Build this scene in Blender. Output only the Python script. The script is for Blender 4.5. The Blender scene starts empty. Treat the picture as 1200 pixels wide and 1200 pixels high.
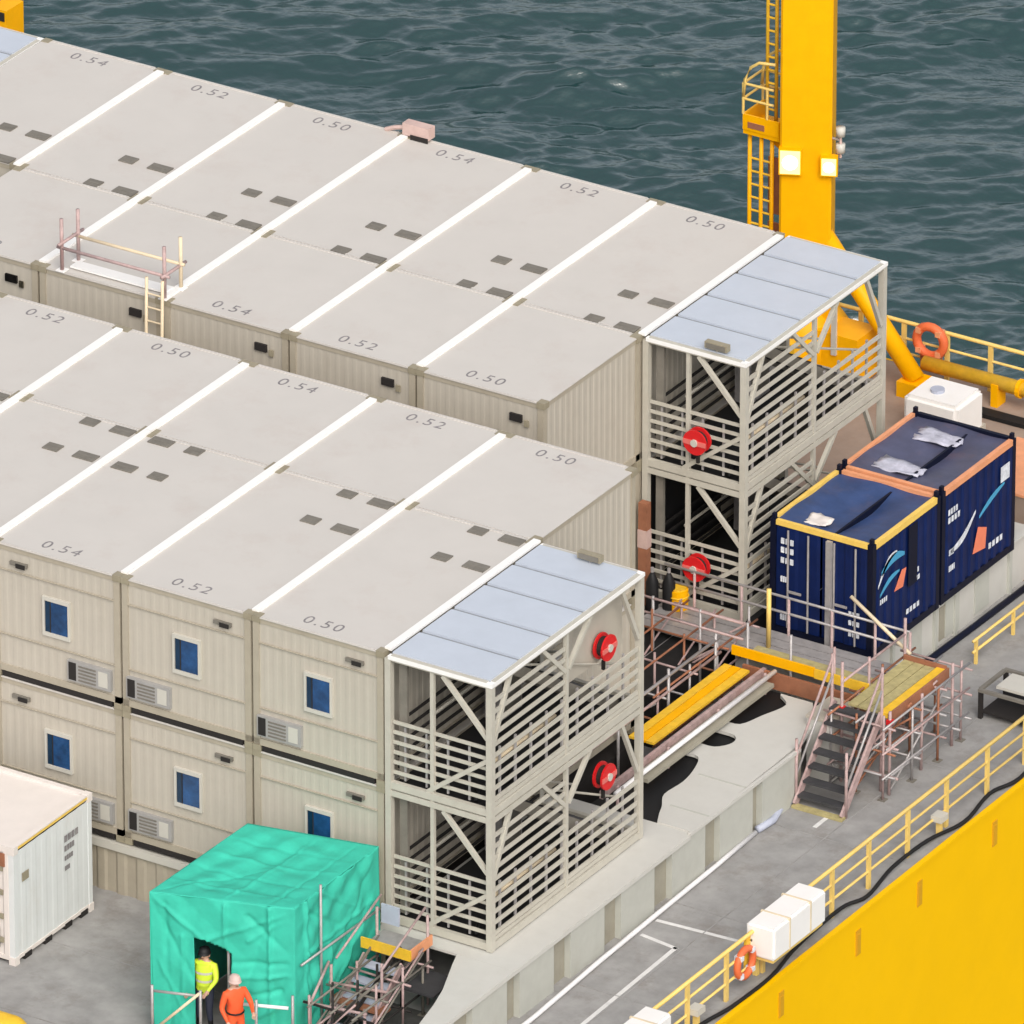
import bpy, bmesh, math, random
import numpy as np
from mathutils import Vector, Matrix
R = math.radians
random.seed(7)
S = bpy.context.scene
COL = S.collection

# ------------------------------------------------------------------ camera
YAW, PITCH, DIST, FPX = .557, .466, 250.0, 15219.0
dirv = Vector((-math.sin(YAW)*math.cos(PITCH), math.cos(YAW)*math.cos(PITCH), -math.sin(PITCH)))
cam_d = bpy.data.cameras.new('camera')
cam = bpy.data.objects.new('camera', cam_d); COL.objects.link(cam)
cam.location = Vector((-.241, 5.0, 6.588)) - dirv*DIST
cam.rotation_euler = dirv.to_track_quat('-Z', 'Y').to_euler()
cam_d.sensor_width = 36; cam_d.lens = FPX/1200*36
cam_d.clip_start = 1; cam_d.clip_end = 6000
S.camera = cam

# ------------------------------------------------------------------ light: soft overcast daylight
SUN_EL, SUN_AZ = R(43), R(137)          # azimuth measured clockwise from +Y
w = bpy.data.worlds.new('World'); S.world = w; w.use_nodes = True
nt = w.node_tree; nt.nodes.clear()
sky = nt.nodes.new('ShaderNodeTexSky'); sky.sky_type = 'NISHITA'; sky.sun_disc = False
sky.sun_elevation = SUN_EL; sky.sun_rotation = SUN_AZ; sky.air_density = 1.0; sky.dust_density = 4.0; sky.ozone_density = 1.0
hs = nt.nodes.new('ShaderNodeHueSaturation'); hs.inputs['Saturation'].default_value = .38
bg = nt.nodes.new('ShaderNodeBackground'); bg.inputs['Strength'].default_value = .15
wo = nt.nodes.new('ShaderNodeOutputWorld')
nt.links.new(sky.outputs[0], hs.inputs['Color']); nt.links.new(hs.outputs[0], bg.inputs[0]); nt.links.new(bg.outputs[0], wo.inputs[0])
sd = bpy.data.lights.new('sun', 'SUN'); sd.energy = 1.5; sd.angle = R(42); sd.color = (1, .93, .82)
so = bpy.data.objects.new('sun', sd); COL.objects.link(so)
sdir = Vector((math.sin(SUN_AZ)*math.cos(SUN_EL), math.cos(SUN_AZ)*math.cos(SUN_EL), math.sin(SUN_EL)))
so.rotation_euler = sdir.to_track_quat('Z', 'Y').to_euler(); so.location = (0, 0, 60)
vs = S.view_settings; vs.view_transform = 'Standard'; vs.look = 'None'; vs.gamma = 1; vs.exposure = 0.15; vs.use_curve_mapping = False
S.cycles.max_bounces = 6

# ------------------------------------------------------------------ materials
MATS = {}
def mat(name, col, rough=.6, metal=0, var=.08, scale=3.0, dirt=0.0, dirtcol=(.16, .11, .07), bump=0.0, emit=None, spec=.4, dscale=1.2):
    m = bpy.data.materials.new(name); m.use_nodes = True; MATS[name] = m
    t = m.node_tree; b = t.nodes['Principled BSDF']
    b.inputs['Roughness'].default_value = rough; b.inputs['Metallic'].default_value = metal
    b.inputs['Specular IOR Level'].default_value = spec
    tc = t.nodes.new('ShaderNodeTexCoord')
    n = t.nodes.new('ShaderNodeTexNoise'); n.inputs['Scale'].default_value = scale; n.inputs['Detail'].default_value = 6; n.inputs['Roughness'].default_value = .65
    oi = t.nodes.new('ShaderNodeObjectInfo')
    ad = t.nodes.new('ShaderNodeVectorMath'); ad.operation = 'ADD'
    ml = t.nodes.new('ShaderNodeMath'); ml.operation = 'MULTIPLY'; ml.inputs[1].default_value = 40
    t.links.new(oi.outputs['Random'], ml.inputs[0]); t.links.new(tc.outputs['Object'], ad.inputs[0]); t.links.new(ml.outputs[0], ad.inputs[1])
    t.links.new(ad.outputs[0], n.inputs['Vector'])
    mx = t.nodes.new('ShaderNodeMix'); mx.data_type = 'RGBA'
    lo = [max(0, c*(1-var)) for c in col]; hi = [min(1, c*(1+var)) for c in col]
    mx.inputs[6].default_value = (*lo, 1); mx.inputs[7].default_value = (*hi, 1)
    mr = t.nodes.new('ShaderNodeMapRange'); mr.inputs[1].default_value = .3; mr.inputs[2].default_value = .7
    t.links.new(n.outputs[0], mr.inputs[0]); t.links.new(mr.outputs[0], mx.inputs[0])
    out = mx.outputs[2]
    if dirt > 0:
        d = t.nodes.new('ShaderNodeTexNoise'); d.inputs['Scale'].default_value = dscale; d.inputs['Detail'].default_value = 9; d.inputs['Roughness'].default_value = .75
        mp = t.nodes.new('ShaderNodeMapping'); mp.inputs['Scale'].default_value = (1, 1, .35)
        t.links.new(ad.outputs[0], mp.inputs[0]); t.links.new(mp.outputs[0], d.inputs['Vector'])
        m2 = t.nodes.new('ShaderNodeMapRange'); m2.inputs[1].default_value = .52; m2.inputs[2].default_value = .78; m2.inputs[4].default_value = dirt
        t.links.new(d.outputs[0], m2.inputs[0])
        x2 = t.nodes.new('ShaderNodeMix'); x2.data_type = 'RGBA'; x2.inputs[7].default_value = (*dirtcol, 1)
        t.links.new(m2.outputs[0], x2.inputs[0]); t.links.new(out, x2.inputs[6]); out = x2.outputs[2]
    t.links.new(out, b.inputs['Base Color'])
    if bump > 0:
        bp = t.nodes.new('ShaderNodeBump'); bp.inputs['Strength'].default_value = bump; bp.inputs['Distance'].default_value = .03
        t.links.new(n.outputs[0], bp.inputs['Height']); t.links.new(bp.outputs[0], b.inputs['Normal'])
    if emit:
        b.inputs['Emission Color'].default_value = (*emit[:3], 1); b.inputs['Emission Strength'].default_value = emit[3]
    return m
mat('cream', (.48, .44, .375), .55, var=.03, dirt=.2, dirtcol=(.30, .24, .17))
mat('cream_post', (.40, .355, .28), .55, var=.06, dirt=.3, dirtcol=(.25, .2, .14))
mat('roof_paint', (.57, .54, .505), .6, var=.025, scale=.9, dirt=.6, dirtcol=(.50, .43, .39), dscale=.6)
mat('strip_white', (.86, .85, .83), .5, var=.02)
mat('steel_cream', (.50, .475, .41), .5, var=.07, dirt=.25, dirtcol=(.27, .2, .13))
mat('roof_sheet', (.50, .545, .62), .42, var=.04, scale=1.5, dirt=.08, dirtcol=(.4, .42, .45))
mat('sheet_gap', (.25, .265, .29), .6)
mat('mark_grey', (.185, .17, .145), .7, var=.15)
mat('number_grey', (.22, .205, .21), .7, var=.3, scale=14, dirt=.95, dirtcol=(.5, .47, .44), dscale=9)
mat('casting', (.30, .265, .19), .6, var=.1, dirt=.4)
mat('gasket_shade_dark', (.02, .017, .016), .8)  # dark fittings, and painted shade in gaps
mat('frame_white', (.54, .52, .465), .45, var=.03)
mat('glass_blue', (.013, .062, .175), .08, spec=.6, var=.55, scale=2.2)
mat('glass_dark', (.006, .03, .07), .12, spec=.5, var=.25)
mat('louvre', (.34, .33, .32), .5, var=.08)
mat('dark_grate', (.012, .012, .013), .7, var=.3, scale=9)
mat('tread', (.05, .05, .054), .6, var=.2)
mat('red_paint', (.62, .015, .018), .35, var=.1)
mat('red_pale', (.70, .16, .14), .45)
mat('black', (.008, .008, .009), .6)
mat('deck_grey', (.31, .304, .298), .72, var=.18, scale=1.6, dirt=.9, dirtcol=(.19, .165, .145), bump=.15, dscale=.9)
mat('deck_brown', (.33, .25, .20), .75, var=.14, scale=1.3, dirt=.5, dirtcol=(.25, .13, .08), bump=.15)
mat('hull_yellow', (.88, .50, .0), .5, spec=.15, var=.025, scale=.8, dirt=.05, dirtcol=(.6, .33, .02))
mat('yellow', (.90, .43, .0), .45, spec=.2, var=.05, dirt=.12, dirtcol=(.5, .22, .02))
mat('rail_yellow', (.78, .55, .16), .5, var=.1, dirt=.4, dirtcol=(.6, .45, .28))
mat('board_yellow', (.80, .48, .03), .6, var=.12, scale=6, dirt=.3, dirtcol=(.5, .33, .15))
mat('bracket_ochre', (.62, .32, .01), .6, var=.06)
mat('recess_shade', (.075, .074, .072), .7, var=.25, scale=3)
mat('plank_wood', (.42, .36, .17), .75, var=.2, scale=8, dirt=.3)
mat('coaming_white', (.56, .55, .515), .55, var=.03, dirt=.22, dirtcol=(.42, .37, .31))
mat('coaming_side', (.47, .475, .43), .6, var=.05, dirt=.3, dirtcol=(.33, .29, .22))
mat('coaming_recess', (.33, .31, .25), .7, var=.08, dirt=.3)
mat('pipe_white', (.80, .79, .80), .45, var=.05, dirt=.2, dirtcol=(.4, .3, .26))
mat('line_white', (.70, .69, .68), .7, var=.1, dirt=.6, dirtcol=(.3, .3, .3), dscale=3)
mat('navy', (.004, .013, .072), .45, spec=.2, var=.2, scale=2, dirt=.2, dirtcol=(.012, .016, .05))
mat('navy_dark', (.004, .006, .02), .5, spec=.2, var=.2)
mat('tarp_navy', (.035, .065, .17), .45, var=.25, scale=1.5, dirt=.6, dirtcol=(.12, .10, .14), bump=.3)
mat('tarp_slate', (.075, .08, .14), .45, var=.25, scale=1.5, dirt=.6, dirtcol=(.17, .10, .10), bump=.3)
mat('rim_yellow', (.82, .55, .12), .5, var=.1, dirt=.35, dirtcol=(.7, .4, .2))
mat('rim_orange', (.75, .32, .16), .5, var=.12, dirt=.35, dirtcol=(.6, .35, .25))
mat('print_white', (.66, .69, .76), .5, var=.35, scale=6)
mat('sheet_reflection', (.48, .48, .57), .25, var=.3, scale=4, bump=.4)  # greyed so the sheets pass for reflections on the cover
mat('print_blue', (.06, .33, .55), .45)
mat('print_orange', (.80, .22, .12), .5)
mat('tarp_green', (.045, .49, .36), .7, spec=.25, var=.10, scale=2.5, bump=.25, dirt=.12, dirtcol=(.10, .55, .42))
mat('reefer_white_skylit', (.68, .70, .70), .45, var=.03, dirt=.3, dirtcol=(.5, .44, .36), dscale=1.6)  # cool skylight on the end face is put into this white
mat('reefer_white_sunlit', (.74, .68, .64), .55, var=.03, dirt=.15, dirtcol=(.6, .5, .45))  # same white, with the warm sun on top and front painted in
mat('galv', (.40, .38, .38), .45, metal=.3, var=.15, scale=6)
mat('galv_pink', (.43, .31, .30), .55, var=.25, scale=6, dirt=.5, dirtcol=(.26, .08, .06))
mat('tube_tan', (.72, .60, .42), .6, var=.1)
mat('rust_brown', (.32, .13, .07), .7, var=.2, dirt=.5)
mat('buoy_orange', (.72, .15, .05), .55, var=.15, dirt=.4, dirtcol=(.4, .1, .05))
mat('cover_white', (.84, .82, .80), .55, var=.02, bump=.2, scale=3, dirt=.2, dirtcol=(.78, .68, .55))
mat('lamp_lit', (.2, .15, .06), .3, emit=(1, .80, .30, 1.7))
mat('lamp_core', (.3, .3, .28), .3, emit=(1, .97, .82, 4))
mat('hivis', (.62, .80, .05), .6, var=.05)
mat('coverall_orange', (.82, .11, .03), .65, var=.08)
mat('trousers', (.03, .035, .06), .7)
mat('skin', (.55, .33, .24), .5)
mat('helmet_white', (.8, .8, .78), .35)
mat('pink_box', (.58, .42, .38), .6, var=.1, dirt=.4, dirtcol=(.3, .12, .1))
mat('hose_blue', (.42, .45, .55), .5, var=.1)

def sea_mat():
    m = bpy.data.materials.new('sea_water'); m.use_nodes = True
    t = m.node_tree; b = t.nodes['Principled BSDF']
    b.inputs['Base Color'].default_value = (.002, .036, .033, 1); b.inputs['Roughness'].default_value = .13
    b.inputs['Specular IOR Level'].default_value = .6; b.inputs['IOR'].default_value = 2.2
    tc = t.nodes.new('ShaderNodeTexCoord')
    mp = t.nodes.new('ShaderNodeMapping'); mp.inputs['Rotation'].default_value = (0, 0, YAW); 
    mp.inputs['Scale'].default_value = (1, 1.0, 1)
    n = t.nodes.new('ShaderNodeTexNoise'); n.inputs['Scale'].default_value = 5.0; n.inputs['Detail'].default_value = 5
    bp = t.nodes.new('ShaderNodeBump'); bp.inputs['Strength'].default_value = .5; bp.inputs['Distance'].default_value = .05
    t.links.new(tc.outputs['Object'], mp.inputs[0]); t.links.new(mp.outputs[0], n.inputs['Vector'])
    t.links.new(n.outputs[0], bp.inputs['Height']); t.links.new(bp.outputs[0], b.inputs['Normal'])
    return m

# ------------------------------------------------------------------ mesh helpers
class MB:
    def __init__(s): s.v = []; s.f = []
    def add(s, vs, fs):
        o = len(s.v); s.v += [tuple(p) for p in vs]; s.f += [tuple(i+o for i in f) for f in fs]; return s
    def box(s, x0, x1, y0, y1, z0, z1):
        return s.add([(x0,y0,z0),(x1,y0,z0),(x1,y1,z0),(x0,y1,z0),(x0,y0,z1),(x1,y0,z1),(x1,y1,z1),(x0,y1,z1)],
                     [(0,3,2,1),(4,5,6,7),(0,1,5,4),(1,2,6,5),(2,3,7,6),(3,0,4,7)])
    def bar(s, p, q, wd, h=None, up=(0,0,1)):
        h = h or wd; p = Vector(p); q = Vector(q); d = (q-p).normalized(); u = Vector(up)
        if abs(d.dot(u)) > .98: u = Vector((0,1,0))
        a = d.cross(u).normalized(); b = a.cross(d).normalized()
        vs = []
        for c in (p, q):
            for i, j in ((-1,-1),(1,-1),(1,1),(-1,1)): vs.append(c + a*(i*wd/2) + b*(j*h/2))
        return s.add(vs, [(0,1,2,3),(7,6,5,4),(0,4,5,1),(1,5,6,2),(2,6,7,3),(3,7,4,0)])
    def tube(s, pts, r, n=8, cap=True):
        pts = [Vector(p) for p in pts]; rings = []
        for i, p in enumerate(pts):
            d = (pts[min(i+1, len(pts)-1)] - pts[max(i-1, 0)]).normalized()
            u = Vector((0,0,1)) if abs(d.z) < .95 else Vector((1,0,0))
            a = d.cross(u).normalized(); b = a.cross(d)
            rr = r[i] if isinstance(r, (list, tuple)) else r
            rings.append([p + (a*math.cos(2*math.pi*k/n) + b*math.sin(2*math.pi*k/n))*rr for k in range(n)])
        fs = []
        for i in range(len(pts)-1):
            for k in range(n): fs.append((i*n+k, i*n+(k+1)%n, (i+1)*n+(k+1)%n, (i+1)*n+k))
        if cap: fs.append(tuple(range(n))[::-1]); fs.append(tuple((len(pts)-1)*n+k for k in range(n)))
        return s.add([p for r_ in rings for p in r_], fs)
    def torus(s, c, axis, R1, r, n=18, m=8):
        c = Vector(c); ax = Vector(axis).normalized(); u = Vector((0,0,1)) if abs(ax.z) < .9 else Vector((1,0,0))
        a = ax.cross(u).normalized(); b = ax.cross(a); vs = []; fs = []
        for i in range(n):
            t = 2*math.pi*i/n; d = a*math.cos(t)+b*math.sin(t)
            for j in range(m):
                q = 2*math.pi*j/m; vs.append(c + d*(R1+r*math.cos(q)) + ax*(r*math.sin(q)))
        for i in range(n):
            for j in range(m): fs.append((i*m+j, ((i+1)%n)*m+j, ((i+1)%n)*m+(j+1)%m, i*m+(j+1)%m))
        return s.add(vs, fs)
    def prism(s, poly, z0, z1):
        n = len(poly)
        return s.add([(x,y,z0) for x,y in poly]+[(x,y,z1) for x,y in poly],
                     [tuple(range(n))[::-1], tuple(range(n,2*n))]+[(i,(i+1)%n,n+(i+1)%n,n+i) for i in range(n)])
    def corr(s, a, b, z0, z1, nrm, pitch=.22, dep=.028):
        """corrugated sheet from a to b (xy), ribs standing along nrm"""
        a = Vector((*a,0)); b = Vector((*b,0)); n = Vector((*nrm,0)); L = (b-a).length; d = (b-a)/L
        k = max(1, int(L/pitch)); p = L/k; prof = []
        for i in range(k): prof += [(i*p, 0), (i*p+p*.42, 0), (i*p+p*.55, dep), (i*p+p*.87, dep)]
        prof.append((L, 0)); vs = []
        for t, o in prof:
            q = a + d*t + n*o; vs += [(q.x,q.y,z0),(q.x,q.y,z1)]
        return s.add(vs, [(2*i,2*i+2,2*i+3,2*i+1) for i in range(len(prof)-1)])
    def xform(s, fn): s.v = [tuple(fn(*p)) for p in s.v]; return s
    def build(s, name, m, parent=None, smooth=False):
        me = bpy.data.meshes.new(name); me.from_pydata(s.v, [], s.f)
        bm = bmesh.new(); bm.from_mesh(me); bmesh.ops.recalc_face_normals(bm, faces=bm.faces); bm.to_mesh(me); bm.free()
        me.materials.append(MATS[m] if isinstance(m, str) else m)
        if smooth:
            for p in me.polygons: p.use_smooth = True
        o = bpy.data.objects.new(name, me); COL.objects.link(o)
        if parent: o.parent = parent
        return o
def B(name, m, parent, *box): return MB().box(*box).build(name, m, parent)
def inst(src, parent, loc=(0,0,0)):
    o = src.copy(); COL.objects.link(o); o.parent = parent; o.location = loc; return o
def tag(o, label, cat, group=None):
    o['label'] = label; o['category'] = cat
    if group: o['group'] = group
    return o
def thing(name, label, cat, loc=(0,0,0), group=None):
    o = bpy.data.objects.new(name, None); COL.objects.link(o); o.location = loc; o.empty_display_size = .2
    return tag(o, label, cat, group)
def copy_tree(o, parent=None):
    c = o.copy(); COL.objects.link(c); c.parent = parent
    for ch in list(o.children): copy_tree(ch, c)
    return c
def struct(o): o['kind'] = 'structure'; return o

# ------------------------------------------------------------------ dimensions
W, LL, LS, H, T = 3.0, 5.54, 3.70, 2.895, 2.42
GAP, AX = 1.43, -3.03
YA = LL + LS + GAP
D = -1.15

# ------------------------------------------------------------------ sea
def make_sea():
    rng = np.random.default_rng(12)
    x0, x1, y0, y1, st = -64., 12., 34., 78., .08
    nx, ny = int((x1-x0)/st), int((y1-y0)/st)
    X, Y = np.meshgrid(np.linspace(x0, x1, nx), np.linspace(y0, y1, ny))
    Z = np.zeros_like(X); DX = np.zeros_like(X); DY = np.zeros_like(X)
    base = math.pi/2 + YAW
    for i in range(190):
        if i < 130: lam = .32*(1.5/.32)**rng.random(); spr, sl = .30, .031
        else: lam = 1.7*(9/1.7)**rng.random(); spr, sl = .42, .023
        k = 2*math.pi/lam
        th = base + rng.normal(0, spr) + (.22 if i % 3 else -.3)
        amp = sl*(.4+1.2*rng.random())/k
        ph = rng.random()*2*math.pi; a = k*(X*math.cos(th)+Y*math.sin(th))+ph
        Z += amp*np.cos(a); c_ = .25 if lam > 1 else .0
        DX -= c_*amp*math.cos(th)*np.sin(a); DY -= c_*amp*math.sin(th)*np.sin(a)
    # gust patches: calmer and rougher water
    P = .95+.3*np.sin(X*.31+Y*.17+1)*np.sin(Y*.23-X*.11)+.2*np.sin(X*.9-Y*.6)*np.sin(Y*.71+X*.37)
    e = np.minimum(np.minimum(X-x0, x1-X), np.minimum(Y-y0, y1-Y)); F = np.clip(e/4, 0, 1)*P
    Z *= F; DX *= F; DY *= F
    V = np.stack([X+DX, Y+DY, Z-9.0], -1).reshape(-1, 3)
    r = np.arange((ny-1)*nx).reshape(ny-1, nx)[:, :-1].ravel()
    Q = np.stack([r, r+1, r+nx+1, r+nx], -1)
    n0 = len(V); far = 2500.
    ext = np.array([(-far,-far,-9),(far,-far,-9),(far,far,-9),(-far,far,-9)], float)
    c = [0, nx-1, nx*ny-1, nx*(ny-1)]
    ring = np.array([(n0,n0+1,c[1],c[0]),(n0+1,n0+2,c[2],c[1]),(n0+2,n0+3,c[3],c[2]),(n0+3,n0,c[0],c[3])])
    V = np.concatenate([V, ext]); Q = np.concatenate([Q, ring])
    me = bpy.data.meshes.new('sea'); me.vertices.add(len(V)); me.vertices.foreach_set('co', V.astype(np.float32).ravel())
    me.loops.add(Q.size); me.loops.foreach_set('vertex_index', Q.astype(np.int32).ravel())
    me.polygons.add(len(Q)); me.polygons.foreach_set('loop_start', np.arange(0, Q.size, 4, dtype=np.int32))
    me.polygons.foreach_set('use_smooth', np.ones(len(Q), dtype=bool))
    me.update(calc_edges=True); me.materials.append(sea_mat())
    o = bpy.data.objects.new('sea', me); COL.objects.link(o); struct(o)
make_sea()

# ------------------------------------------------------------------ ship hull and deck
HX = 6.55
struct(MB().box(-42, HX, -40, 28.4, -12, D-.02).build('ship_hull', 'hull_yellow'))
dk = struct(MB().box(-41.9, HX-.32, -39.9, 20.9, D-.016, D).build('ship_deck', 'deck_grey'))
struct(MB().box(-41.9, HX-.32, 20.92, 28.3, D-.016, D).build('rear_deck', 'deck_brown'))
struct(MB().box(HX-.31, HX-.10, -39.9, 28.3, D-.017, D+.03).build('deck_gutter', 'deck_grey'))
struct(MB().box(HX-.09, HX+.03, -39.9, 28.38, D-.018, D+.07).build('deck_edge', 'hull_yellow'))
seams = MB()
for y in (-2.2, 1.6, 5.4, 9.2, 13.0, 16.8): seams.box(3.2, HX-.33, y-.012, y+.012, D, D+.008)
for x in (4.35,): seams.box(x-.012, x+.012, -10, 20.5, D, D+.009)
for y in (-8, -5, -2.3): seams.box(-20, 0, y-.012, y+.012, D, D+.008)
ws = seams.build('weld_seam', 'deck_grey'); ws.parent = dk
lines = MB()
def seg(p, q, wd=.09): lines.bar((*p, D+.004), (*q, D+.004), wd, .006)
seg((3.35,3.95),(4.24,3.82)); seg((4.2,3.86),(4.3,-1.0)); seg((3.3,4.6),(5.2,4.72)); seg((3.95,9.5),(3.95,10.2))
seg((4.3,-1.05),(4.34,-4))
struct(lines.build('deck_marking', 'line_white'))

for i, (y, z) in enumerate([(-1.9,-1.3),(1.0,-1.3),(3.86,-1.3),(6.77,-1.42),(9.13,-1.52),(12.07,-1.56)]):
    pass
br = None
BRL = {-1.9: 'yellow bracket on the hull side, below the frame edge', 1.0: 'yellow bracket on the hull side, lowest one in view', 3.87: 'yellow bracket on the hull side below the white covered box and orange lifebuoy',
       6.78: 'yellow bracket on the hull side, second from the lifebuoy', 9.14: 'yellow bracket on the hull side, third from the lifebuoy', 12.07: 'yellow bracket on the hull side, nearest the right edge', 15.0: 'yellow bracket on the hull side, beyond the right edge'}
for y in (-1.9, 1.0, 3.87, 6.78, 9.14, 12.07, 15.0):
    if br is None:
        br = MB().box(HX+.002, HX+.02, -.09, .09, -.55, 0).build('hull_bracket', 'bracket_ochre')
        MB().box(HX+.0205, HX+.03, -.06, .06, -.52, -.1).build('bracket_web', 'bracket_ochre', br); o = br
    else: o = copy_tree(br)
    o.location = (0, y, D-.28); tag(o, BRL[y], 'bracket', 'brackets on the hull side')

# ------------------------------------------------------------------ plinth under the near block, coaming along the deck
pl = thing('container_plinth', 'low beige steel plinth carrying the near container block, behind the white container', 'plinth')
MB().corr((-21, 0.02), (0, 0.02), D, -.2, (0, -1), .45, .03).build('plinth_wall', 'cream_post', pl)
B('cap_beam', 'frame_white', pl, -21, 0, -.06, .3, -.19, -.03)
B('base_plate', 'gasket_shade_dark', pl, -21, 0, .05, LL+LS, -.9, -.2)
pl2 = thing('container_plinth', 'steel plinth under the far container block, mostly hidden between the blocks', 'plinth')
B('plinth_wall', 'dark_grate', pl2, -24, AX+T+.1, YA, YA+LS+LL, D, -.02)

cm = thing('hatch_coaming', 'long white steel coaming running along the deck under the stair tower and walkway', 'coaming')
XO = 3.12
B('top_plate', 'coaming_white', cm, 0, XO, -.36, 6.2, -.06, -.012)
# front tongue with rounded inner corner
tong = [(XO, -.362), (1.86, -.362), (2.0, -.75), (2.2, -1.25), (2.38, -1.7), (2.55, -2.3), (2.72, -3.1), (2.74, -5), (XO, -5)]
MB().prism(tong[::-1], -.06, -.012).build('top_plate', 'coaming_white', cm)
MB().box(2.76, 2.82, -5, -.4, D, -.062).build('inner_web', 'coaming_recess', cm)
# rear plate with scalloped inner edge over dark voids
sc = [(XO, 6.202), (2.34, 6.202), (2.2, 6.5), (2.08, 6.8), (1.86, 7.25), (1.9, 7.9), (1.8, 8.5), (1.6, 8.95), (1.2, 9.0), (1.2, 9.42), (1.66, 9.47), (1.88, 9.8),
      (1.74, 10.1), (1.2, 10.15), (1.2, 10.5), (1.6, 10.56), (1.78, 11.1), (1.95, 11.75), (1.62, 12.1), (2.35, 12.1), (2.82, 11.4), (XO-.1, 10.6)]
def smooth_poly(p, i0, i1, k=4):
    out = list(p[:i0])
    for i in range(i0, i1):
        a, b, c, d = p[i-1], p[i], p[i+1], p[i+2]
        for q in range(k):
            u = q/k
            out.append(tuple(.5*(2*b[e]+(c[e]-a[e])*u+(2*a[e]-5*b[e]+4*c[e]-d[e])*u*u+(3*b[e]-a[e]-3*c[e]+d[e])*u**3) for e in (0, 1)))
    return out+list(p[i1:])
sc = smooth_poly(sc, 2, 18)
MB().prism(sc, -.05, .02).build('top_plate', 'coaming_white', cm)
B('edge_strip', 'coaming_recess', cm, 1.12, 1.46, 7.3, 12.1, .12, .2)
B('void_shade', 'black', cm, .75, 2.7, 6.3, 12.3, -.16, -.09)  # added black sheet stands in for deep shade in the voids
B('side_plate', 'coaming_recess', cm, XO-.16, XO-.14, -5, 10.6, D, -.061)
prevy = None
for i, y in enumerate([-3.1, -1.2, .5, 2.35, 4.2, 6.1, 7.9, 9.5]):
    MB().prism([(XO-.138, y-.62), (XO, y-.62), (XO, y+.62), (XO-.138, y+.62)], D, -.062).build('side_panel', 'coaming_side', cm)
B('top_lip', 'coaming_white', cm, XO-.03, XO+.04, -5, 6.1, -.1, -.008)
B('top_lip', 'coaming_white', cm, XO-.03, XO+.04, 6.11, 10.3, -.04, .03)
B('drip_seam', 'coaming_side', cm, 2.2, XO-.04, 6.9, 6.94, .021, .028)
B('drip_seam', 'coaming_side', cm, 2.0, XO-.04, 8.3, 8.34, .021, .028)
MB().prism([(-.1, 13.2), (2.1, 13.2), (2.1, 21.2), (-.1, 21.2)], D, -.03).build('rear_base', 'coaming_white', cm)
for y in (15.6, 17.3, 18.1, 20.3):
    B('stiffener', 'coaming_side', cm, 2.101, 2.17, y-.05, y+.05, D, -.05)
for y in (16.5, 18.0, 19.2): B('side_panel', 'coaming_side', cm, 2.101, 2.13, y-.28, y+.28, D+.1, -.15)
B('recess', 'coaming_recess', cm, 2.102, 2.115, 17.5, 17.85, D+.1, -.3)
B('rear_lip', 'coaming_white', cm, 2.05, 2.2, 15.3, 21.2, -.05, .0)

tag(MB().tube([(3.42,-4,D+.07),(3.4,0,D+.07),(3.3,2.5,D+.07),(3.24,5,D+.07),(3.2,7,D+.07),(3.14,8.6,D+.07)], .05).build('deck_pipe', 'pipe_white', smooth=True),
    'thin white pipe lying on the deck along the foot of the coaming', 'pipe')
tag(MB().tube([(3.12,8.7,D+.08),(3.18,9.2,D+.08),(3.02,9.8,D+.08),(3.1,10.3,D+.08)], .075).build('deck_hose', 'hose_blue', smooth=True),
    'pale blue grey hose on the deck at the foot of the scaffold steps', 'hose')
tag(MB().tube([(2.3,14.8,D+.06),(2.3,16.5,D+.06),(2.34,18.5,D+.06),(2.36,21,D+.06)], .07).build('deck_hose', 'navy_dark', smooth=True),
    'dark hose along the foot of the wall below the navy containers', 'hose')

# ------------------------------------------------------------------ accommodation containers
def number_text(txt, parent, loc, flip):
    key = 'txt'+txt
    cu = bpy.data.curves.get(key)
    if cu is None:
        cu = bpy.data.curves.new(key, 'FONT'); cu.body = txt; cu.size = .42; cu.align_x = 'CENTER'; cu.align_y = 'CENTER'; cu.extrude = .001
        cu.space_character = 1.25; cu.materials.append(MATS['number_grey'])
    me = bpy.data.meshes.get(key)
    if me is None:
        tmp = bpy.data.objects.new('tmp', cu); COL.objects.link(tmp); bpy.context.view_layer.update()
        me = bpy.data.meshes.new_from_object(tmp.evaluated_get(bpy.context.evaluated_depsgraph_get())); me.name = key
        bpy.data.objects.remove(tmp)
    o = bpy.data.objects.new('roof_number', me); COL.objects.link(o); o.parent = parent; o.location = loc
    if flip: o.rotation_euler = (0, 0, math.pi)
    return o
CACHE = {}
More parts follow.
